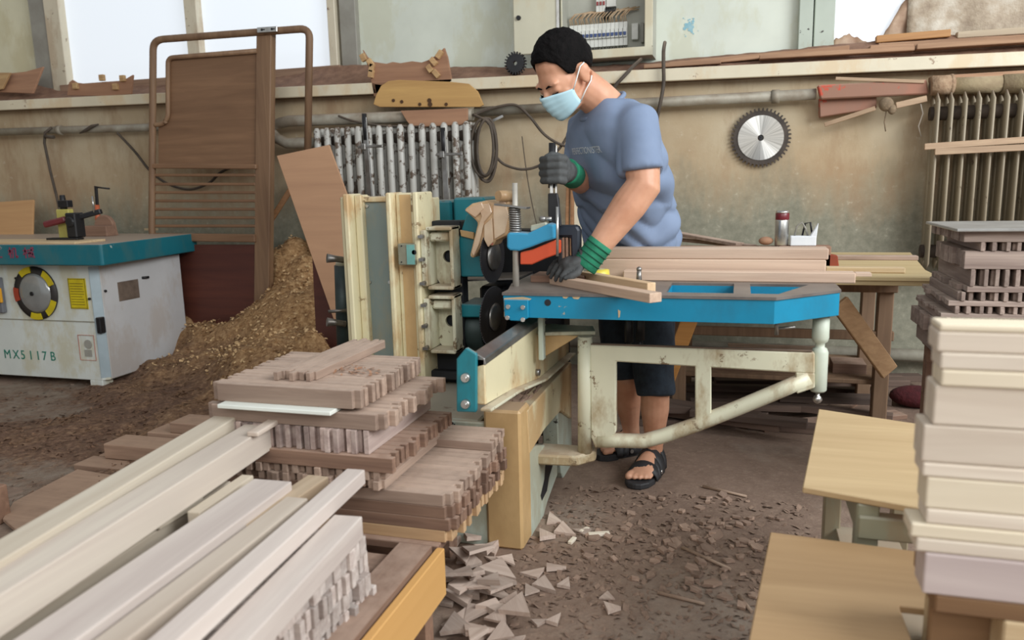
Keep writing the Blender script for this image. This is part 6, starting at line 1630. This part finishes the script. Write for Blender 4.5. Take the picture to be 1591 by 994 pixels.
# hair : cap over the skull with a hairline
g = G(); nu, nv = 72, 26
def hairline(a):
    """lowest polar angle (from the crown) the hair reaches; a = 0 at the face, pi at the nape"""
    a = abs(a)
    pts = [(0, 57), (.5, 60), (.85, 74), (1.05, 101), (1.25, 108), (1.45, 96), (1.7, 98), (2.0, 116), (2.5, 128), (math.pi, 131)]
    for (a0, v0), (a1, v1) in zip(pts, pts[1:]):
        if a <= a1: return R(v0+(v1-v0)*(a-a0)/(a1-a0))
    return R(131)
vs = []
for j in range(nv+1):
    for i in range(nu):
        a = -math.pi+2*math.pi*i/nu; ph = hairline(a)*min(1, j/(nv-1))
        k = 1.0 if j < nv-3 else (1.0, .985, .955, .90)[j-(nv-3)]
        lift = .008*math.exp(-(ph/1.0)**2)+.009
        rx, ry, rz = (.077+lift*.75)*k, (.098+lift*.9)*k, (.092+lift)*k
        n3 = noise.noise((math.sin(ph)*math.cos(a)*9, math.sin(ph)*math.sin(a)*9, math.cos(ph)*9))*.004+noise.noise((a*14, ph*16, 0))*.0022
        x = (rx+n3)*math.sin(ph)*math.sin(a); y = (ry+n3)*math.sin(ph)*math.cos(a)-.012; z = (rz+n3)*math.cos(ph)+.026
        if abs(a) < .8: y += .010*math.sin(ph)*(1-abs(a)/.8)          # fringe
        vs.append(H(x, y, z))
fs = [(j*nu+i, j*nu+(i+1) % nu, (j+1)*nu+(i+1) % nu, (j+1)*nu+i) for j in range(nv) for i in range(nu)]
g.add(vs, fs, True)
hair = build('hair', g, M_hair, man)
# mask
g = G(); nu, nv = 22, 14
def maskp(u, v):
    a = u*1.22                                        # across the face
    zt_, zb2 = -.018-.022*abs(u)**1.3, -.122+.030*abs(u)**1.5
    z = zt_+(zb2-zt_)*v
    bul = math.sin(v*math.pi)**.7
    rx = .078-.012*v; ry = .100+.012*bul-.018*v
    x = rx*math.sin(a); y = ry*math.cos(a)+.012+.016*max(0, 1-abs(u)*2.6)*(1-.45*v)-.006*v
    y += .0022*math.sin(v*30)*(1-abs(u))
    return H(x, y, z)
vs = [maskp(-1+2*i/nu, j/nv) for j in range(nv+1) for i in range(nu+1)]
g.add(vs, [(j*(nu+1)+i, j*(nu+1)+i+1, (j+1)*(nu+1)+i+1, (j+1)*(nu+1)+i) for j in range(nv) for i in range(nu)], True)
mk = build('face_mask', g, M_mask, man); sm_ = mk.modifiers.new('s', 'SOLIDIFY'); sm_.thickness = .003; sm_.offset = 1
mk['label'] = 'pale blue surgical mask'
for s_ in (-1, 1):
    build('ear_loop', G().tube([maskp(s_*.98, .04), H(s_*.080, .030, -.022), H(s_*.087, -.002, .006), H(s_*.088, -.022, .008)], .0022, 6), plain('loop_white', srgb(236, 236, 232), None, 8, .6), mk)
    build('ear_loop', G().tube([maskp(s_*.98, .96), H(s_*.076, .012, -.068), H(s_*.086, -.016, -.052), H(s_*.088, -.026, -.04)], .0022, 6), MATS['loop_white'], mk)
# ---- t-shirt
g = G()
sr = [(983,462,2.90,.18,.135),(983,440,2.89,.185,.14),(983,385,2.86,.20,.145),(973,330,2.80,.205,.145),(963,280,2.70,.208,.145),(954,235,2.66,.207,.14),(949,203,2.63,.20,.128),(950,180,2.61,.165,.105),(951,163,2.59,.105,.080),(948,156,2.585,.080,.070)]
loft(g, [(P_(a, b, Y), LW*w_, FW*d_) for a, b, Y, w_, d_ in sr], 32, 2.5)
dl = (elL-shL)
g.tube([shL-LW*.06+Vector((0, 0, .012)), shL+Vector((0, 0, .0)), shL+dl*.3, shL+dl*.62, shL+dl*.80], [.066, .071, .072, .073, .074], 20)
dr_ = (elR-shR)
g.tube([shR+LW*.06, shR, shR+dr_*.4, shR+dr_*.7], [.068, .074, .076, .074], 18)
def folds(co):
    q = co-shC
    s1 = q.dot(FW); s2 = q.dot(LW); z = q.z
    d = .016*(abs(math.sin((s2*1.0+z*.6)*24+noise.noise((co.x*6, co.y*6, co.z*4))*3.0))-.6)*min(1, max(.15, -z*5))
    d += noise.noise((co.x*11, co.y*11, co.z*6))*.007
    if z < -.28: d += .016*(abs(math.sin(z*34+s2*14+noise.noise((co.x*9, co.y*9, 0))*3))-.6)
    return d
shirt = remeshed('t_shirt', g, M_shirt, man, .009, 6, disp=folds)
g = G(); n = 40
ring = [P_(944, 163, 2.588)+LW*(.070*math.cos(2*math.pi*k/n))+FW*(.068*math.sin(2*math.pi*k/n)+.018)+Vector((0, 0, -.042*math.sin(2*math.pi*k/n)-.006)) for k in range(n+1)]
build('collar', G().tube(ring, .008, 8), M_shirt, shirt)
# printed words, wrapped on to the chest
def chest_text(s, size, px, py, m, name, width):
    cu = bpy.data.curves.new(name, 'FONT'); cu.body = s; cu.size = size; cu.extrude = .0004; cu.space_character = 1.05
    tmp = bpy.data.objects.new(name, cu); COL.objects.link(tmp)
    dg = bpy.context.evaluated_depsgraph_get(); dg.update()
    me = bpy.data.meshes.new_from_object(tmp.evaluated_get(dg)); bpy.data.objects.remove(tmp)
    w_ = max(v.co.x for v in me.vertices)
    bm = bmesh.new(); bm.from_mesh(me); bmesh.ops.subdivide_edges(bm, edges=[e for e in bm.edges if e.calc_length() > .006], cuts=2); bm.to_mesh(me); bm.free()
    from mathutils.bvhtree import BVHTree
    sw_ = WM[shirt.name]
    bvh = BVHTree.FromPolygons([sw_ @ v.co for v in shirt.data.vertices], [tuple(p.vertices) for p in shirt.data.polygons])
    o0 = P_(px, py, 2.5); right = LW*1.0; up = Vector((0, 0, 1))
    for v in me.vertices:
        p = o0+LW*(v.co.x*width/w_)+up*(v.co.y-.10*(v.co.x*width/w_)*0)+FW*.4
        hit = bvh.ray_cast(p, -FW, 1.5)
        q = hit[0] if hit[0] is not None else p-FW*.4
        v.co = q+FW*(.0012+max(0, v.co.z))
    me.transform(sw_.inverted()); me.materials.append(m)
    o = bpy.data.objects.new(name, me); COL.objects.link(o); o.parent = shirt; WM[o.name] = sw_
M_print = plain('white_print', srgb(214, 218, 222), srgb(180, 186, 194), 60, .7)
cT = atY(886, 236, 2.52)
chest_text('PERFECTIONISTER', .030, 822, 241, M_print, 'chest_lettering', .165)
# ---- shorts
g = G()
loft(g, [(P_(984, 430, 2.88), LW*.16, FW*.12), (P_(984, 462, 2.895), LW*.165, FW*.12), ((hipL+hipR)/2+Vector((0, 0, -.04)), LW*.17, FW*.12)], 28)
for hp, kn, ya, yb2 in ((hipL, knL, .25, 1.1), (hipR, knR, .25, 1.0)):
    g.tube([hp+Vector((0, 0, .02)), hp.lerp(kn, .4), hp.lerp(kn, .8), hp.lerp(kn, yb2)], [.096, .088, .075, .070], 18)
remeshed('shorts', g, M_shorts, man, .009, 4, disp=lambda co: noise.noise((co.x*14, co.y*14, co.z*9))*.008)
# ---- gloves
def glove(name, palm, fingers, thumb, rp, m, cuff):
    g = G()
    for c, r_, Mx in palm: g.ell(c, r_[0], r_[1], r_[2], Mx, 16, 10)
    for pts, r_ in fingers+[thumb]: g.tube(pts, [r_*1.1, r_*1.08, r_, r_*.9, r_*.6][:len(pts)-1]+[r_*.6], 10); g.ell(pts[-1], r_*.62, r_*.62, r_*.62, None, 8, 6)
    g.tube(cuff[0], cuff[1], 14)
    return remeshed(name, g, m, man, .0032, 3)
zt_ = TZ1+.026
# his left hand, pressing the board down
d_ = (wrL-elL).normalized(); pc = P_(893, 408, 2.385)
def fr(a, b):        # frame with x along a->b
    x = (b-a).normalized(); y = Vector((0, 0, 1)).cross(x).normalized(); z = x.cross(y)
    return Matrix(((x.x, y.x, z.x), (x.y, y.y, z.y), (x.z, y.z, z.z)))
Mp = fr(wrL, P_(872, 412, 2.38))
fing = []
for kn_, md, tp, Y0 in (((877,402),(863,408),(851,425),2.425),((880,405),(866,413),(856,431),2.400),((885,410),(872,418),(863,435),2.378),((890,415),(878,424),(871,436),2.358)):
    fing.append(([P_(kn_[0]+10, kn_[1]-2, Y0), P_(*kn_, Y0-.004), P_(*md, Y0-.010), P_((md[0]+tp[0])/2-1, (md[1]+tp[1])/2, Y0-.014), P_(*tp, Y0-.012)], .0105))
gl = glove('glove', [(pc, (.050, .044, .022), Mp), (P_(882, 407, 2.39), (.030, .044, .018), Mp)], fing, ([P_(903, 413, 2.36), P_(897, 424, 2.345), P_(886, 430, 2.335), P_(878, 432, 2.33)], .0115), .01, M_glove, ([wrL+d_*.02, P_(905, 402, 2.392)], [.036, .036]))
cf = build('cuff', G().tube([wrL-d_*.028, wrL-d_*.026, wrL-d_*.0, wrL+d_*.03, wrL+d_*.062, wrL+d_*.066], [.038, .042, .041, .041, .043, .040], 24), M_cuff, gl); cf['label'] = 'green knitted cuff'
g = G()
for k in range(4):
    c = wrL+d_*(-.012+.018*k); q = Vector((0, 0, 1)).rotation_difference(d_)
    build('cuff_rib', G().tube([c+q @ Vector((.0425*math.cos(2*math.pi*i/20), .0425*math.sin(2*math.pi*i/20), 0)) for i in range(21)], .0022, 6), plain('dark_green_rib', srgb(22, 92, 70), None, 10, .8), cf)
# his right hand, gripping the lever
YG = KY+.06
fing = []
for k, y in enumerate((246, 257, 268, 279)):
    e = (0, 1, .5, -1.5)[k]
    fing.append(([P_(878, y+2, YG-.012), P_(868, y, YG-.036), P_(853, y+1, YG-.038), P_(842-e, y+2, YG-.012), P_(847, y+3, YG+.018)], .0125))
d2 = (wrR-elR).normalized()
gl2 = glove('glove', [(P_(874, 263, YG+.006), (.030, .032, .048), None), (P_(864, 262, YG+.012), (.022, .02, .045), None)], fing, ([P_(876, 252, YG+.02), P_(866, 243, YG+.0), P_(856, 241, YG-.02), P_(849, 243, YG-.03)], .0125), .01, M_glove, ([wrR-d2*.0, P_(876, 266, YG+.01)], [.034, .036]))
cf = build('cuff', G().tube([wrR-d2*.06, wrR-d2*.055, wrR-d2*.0, wrR+d2*.02, wrR+d2*.024], [.038, .042, .040, .041, .038], 22), M_cuff, gl2); cf['label'] = 'green knitted cuff'
# ---- sandals
for toe, heel, d, sd, L, side in feet:
    pr_ = []
    big = sd if side*sd.dot(LW) < 0 else -sd
    for t_, a, b in ((-.02, .022, -.022), (.0, .034, -.034), (.06, .040, -.040), (.13, .043, -.044), (L-.06, .052, -.050), (L-.015, .052, -.040), (L+.012, .034, -.018), (L+.018, .012, .0)):
        pr_.append((t_, a, b))
    pts = [heel+d*t_+big*a for t_, a, b in pr_]+[heel+d*t_+big*b for t_, a, b in reversed(pr_)]
    sole = build('sandal', G().prism([(p.x, p.y, .001) for p in pts], (0, 0, .024)), M_sandal, man, .006, 2)
    def strap(t0, t1, h, wd, hw=.052):
        n = 14; P0 = []
        g = G(); vs = []
        for i in range(n+1):
            a = math.pi*i/n; ca, sa = math.cos(a), math.sin(a)
            c = heel+d*(t0+(t1-t0)*i/n)+sd*(hw*ca)+Vector((0, 0, .016+h*sa**.8))
            for q in (-wd/2, wd/2): vs.append(c+d*q+Vector((0, 0, -q*.55*sa)))
        g.add(vs, [(2*i, 2*i+1, 2*i+3, 2*i+2) for i in range(n)], True)
        o = build('strap', g, M_sandal, sole); s2 = o.modifiers.new('s', 'SOLIDIFY'); s2.thickness = .006; s2.offset = 1; return o
    strap(L-.075, L-.065, .046, .040, .054); strap(L-.135, L-.15, .070, .046, .052); strap(L-.09, L-.155, .060, .026, .054); strap(.05, .06, .085, .024, .046)
    build('buckle', G().cyl(heel+d*(L-.12)+sd*.052+Vector((0, 0, .03)), heel+d*(L-.12)+sd*.058+Vector((0, 0, .03)), .008, None, 12), M_chrome, sole)
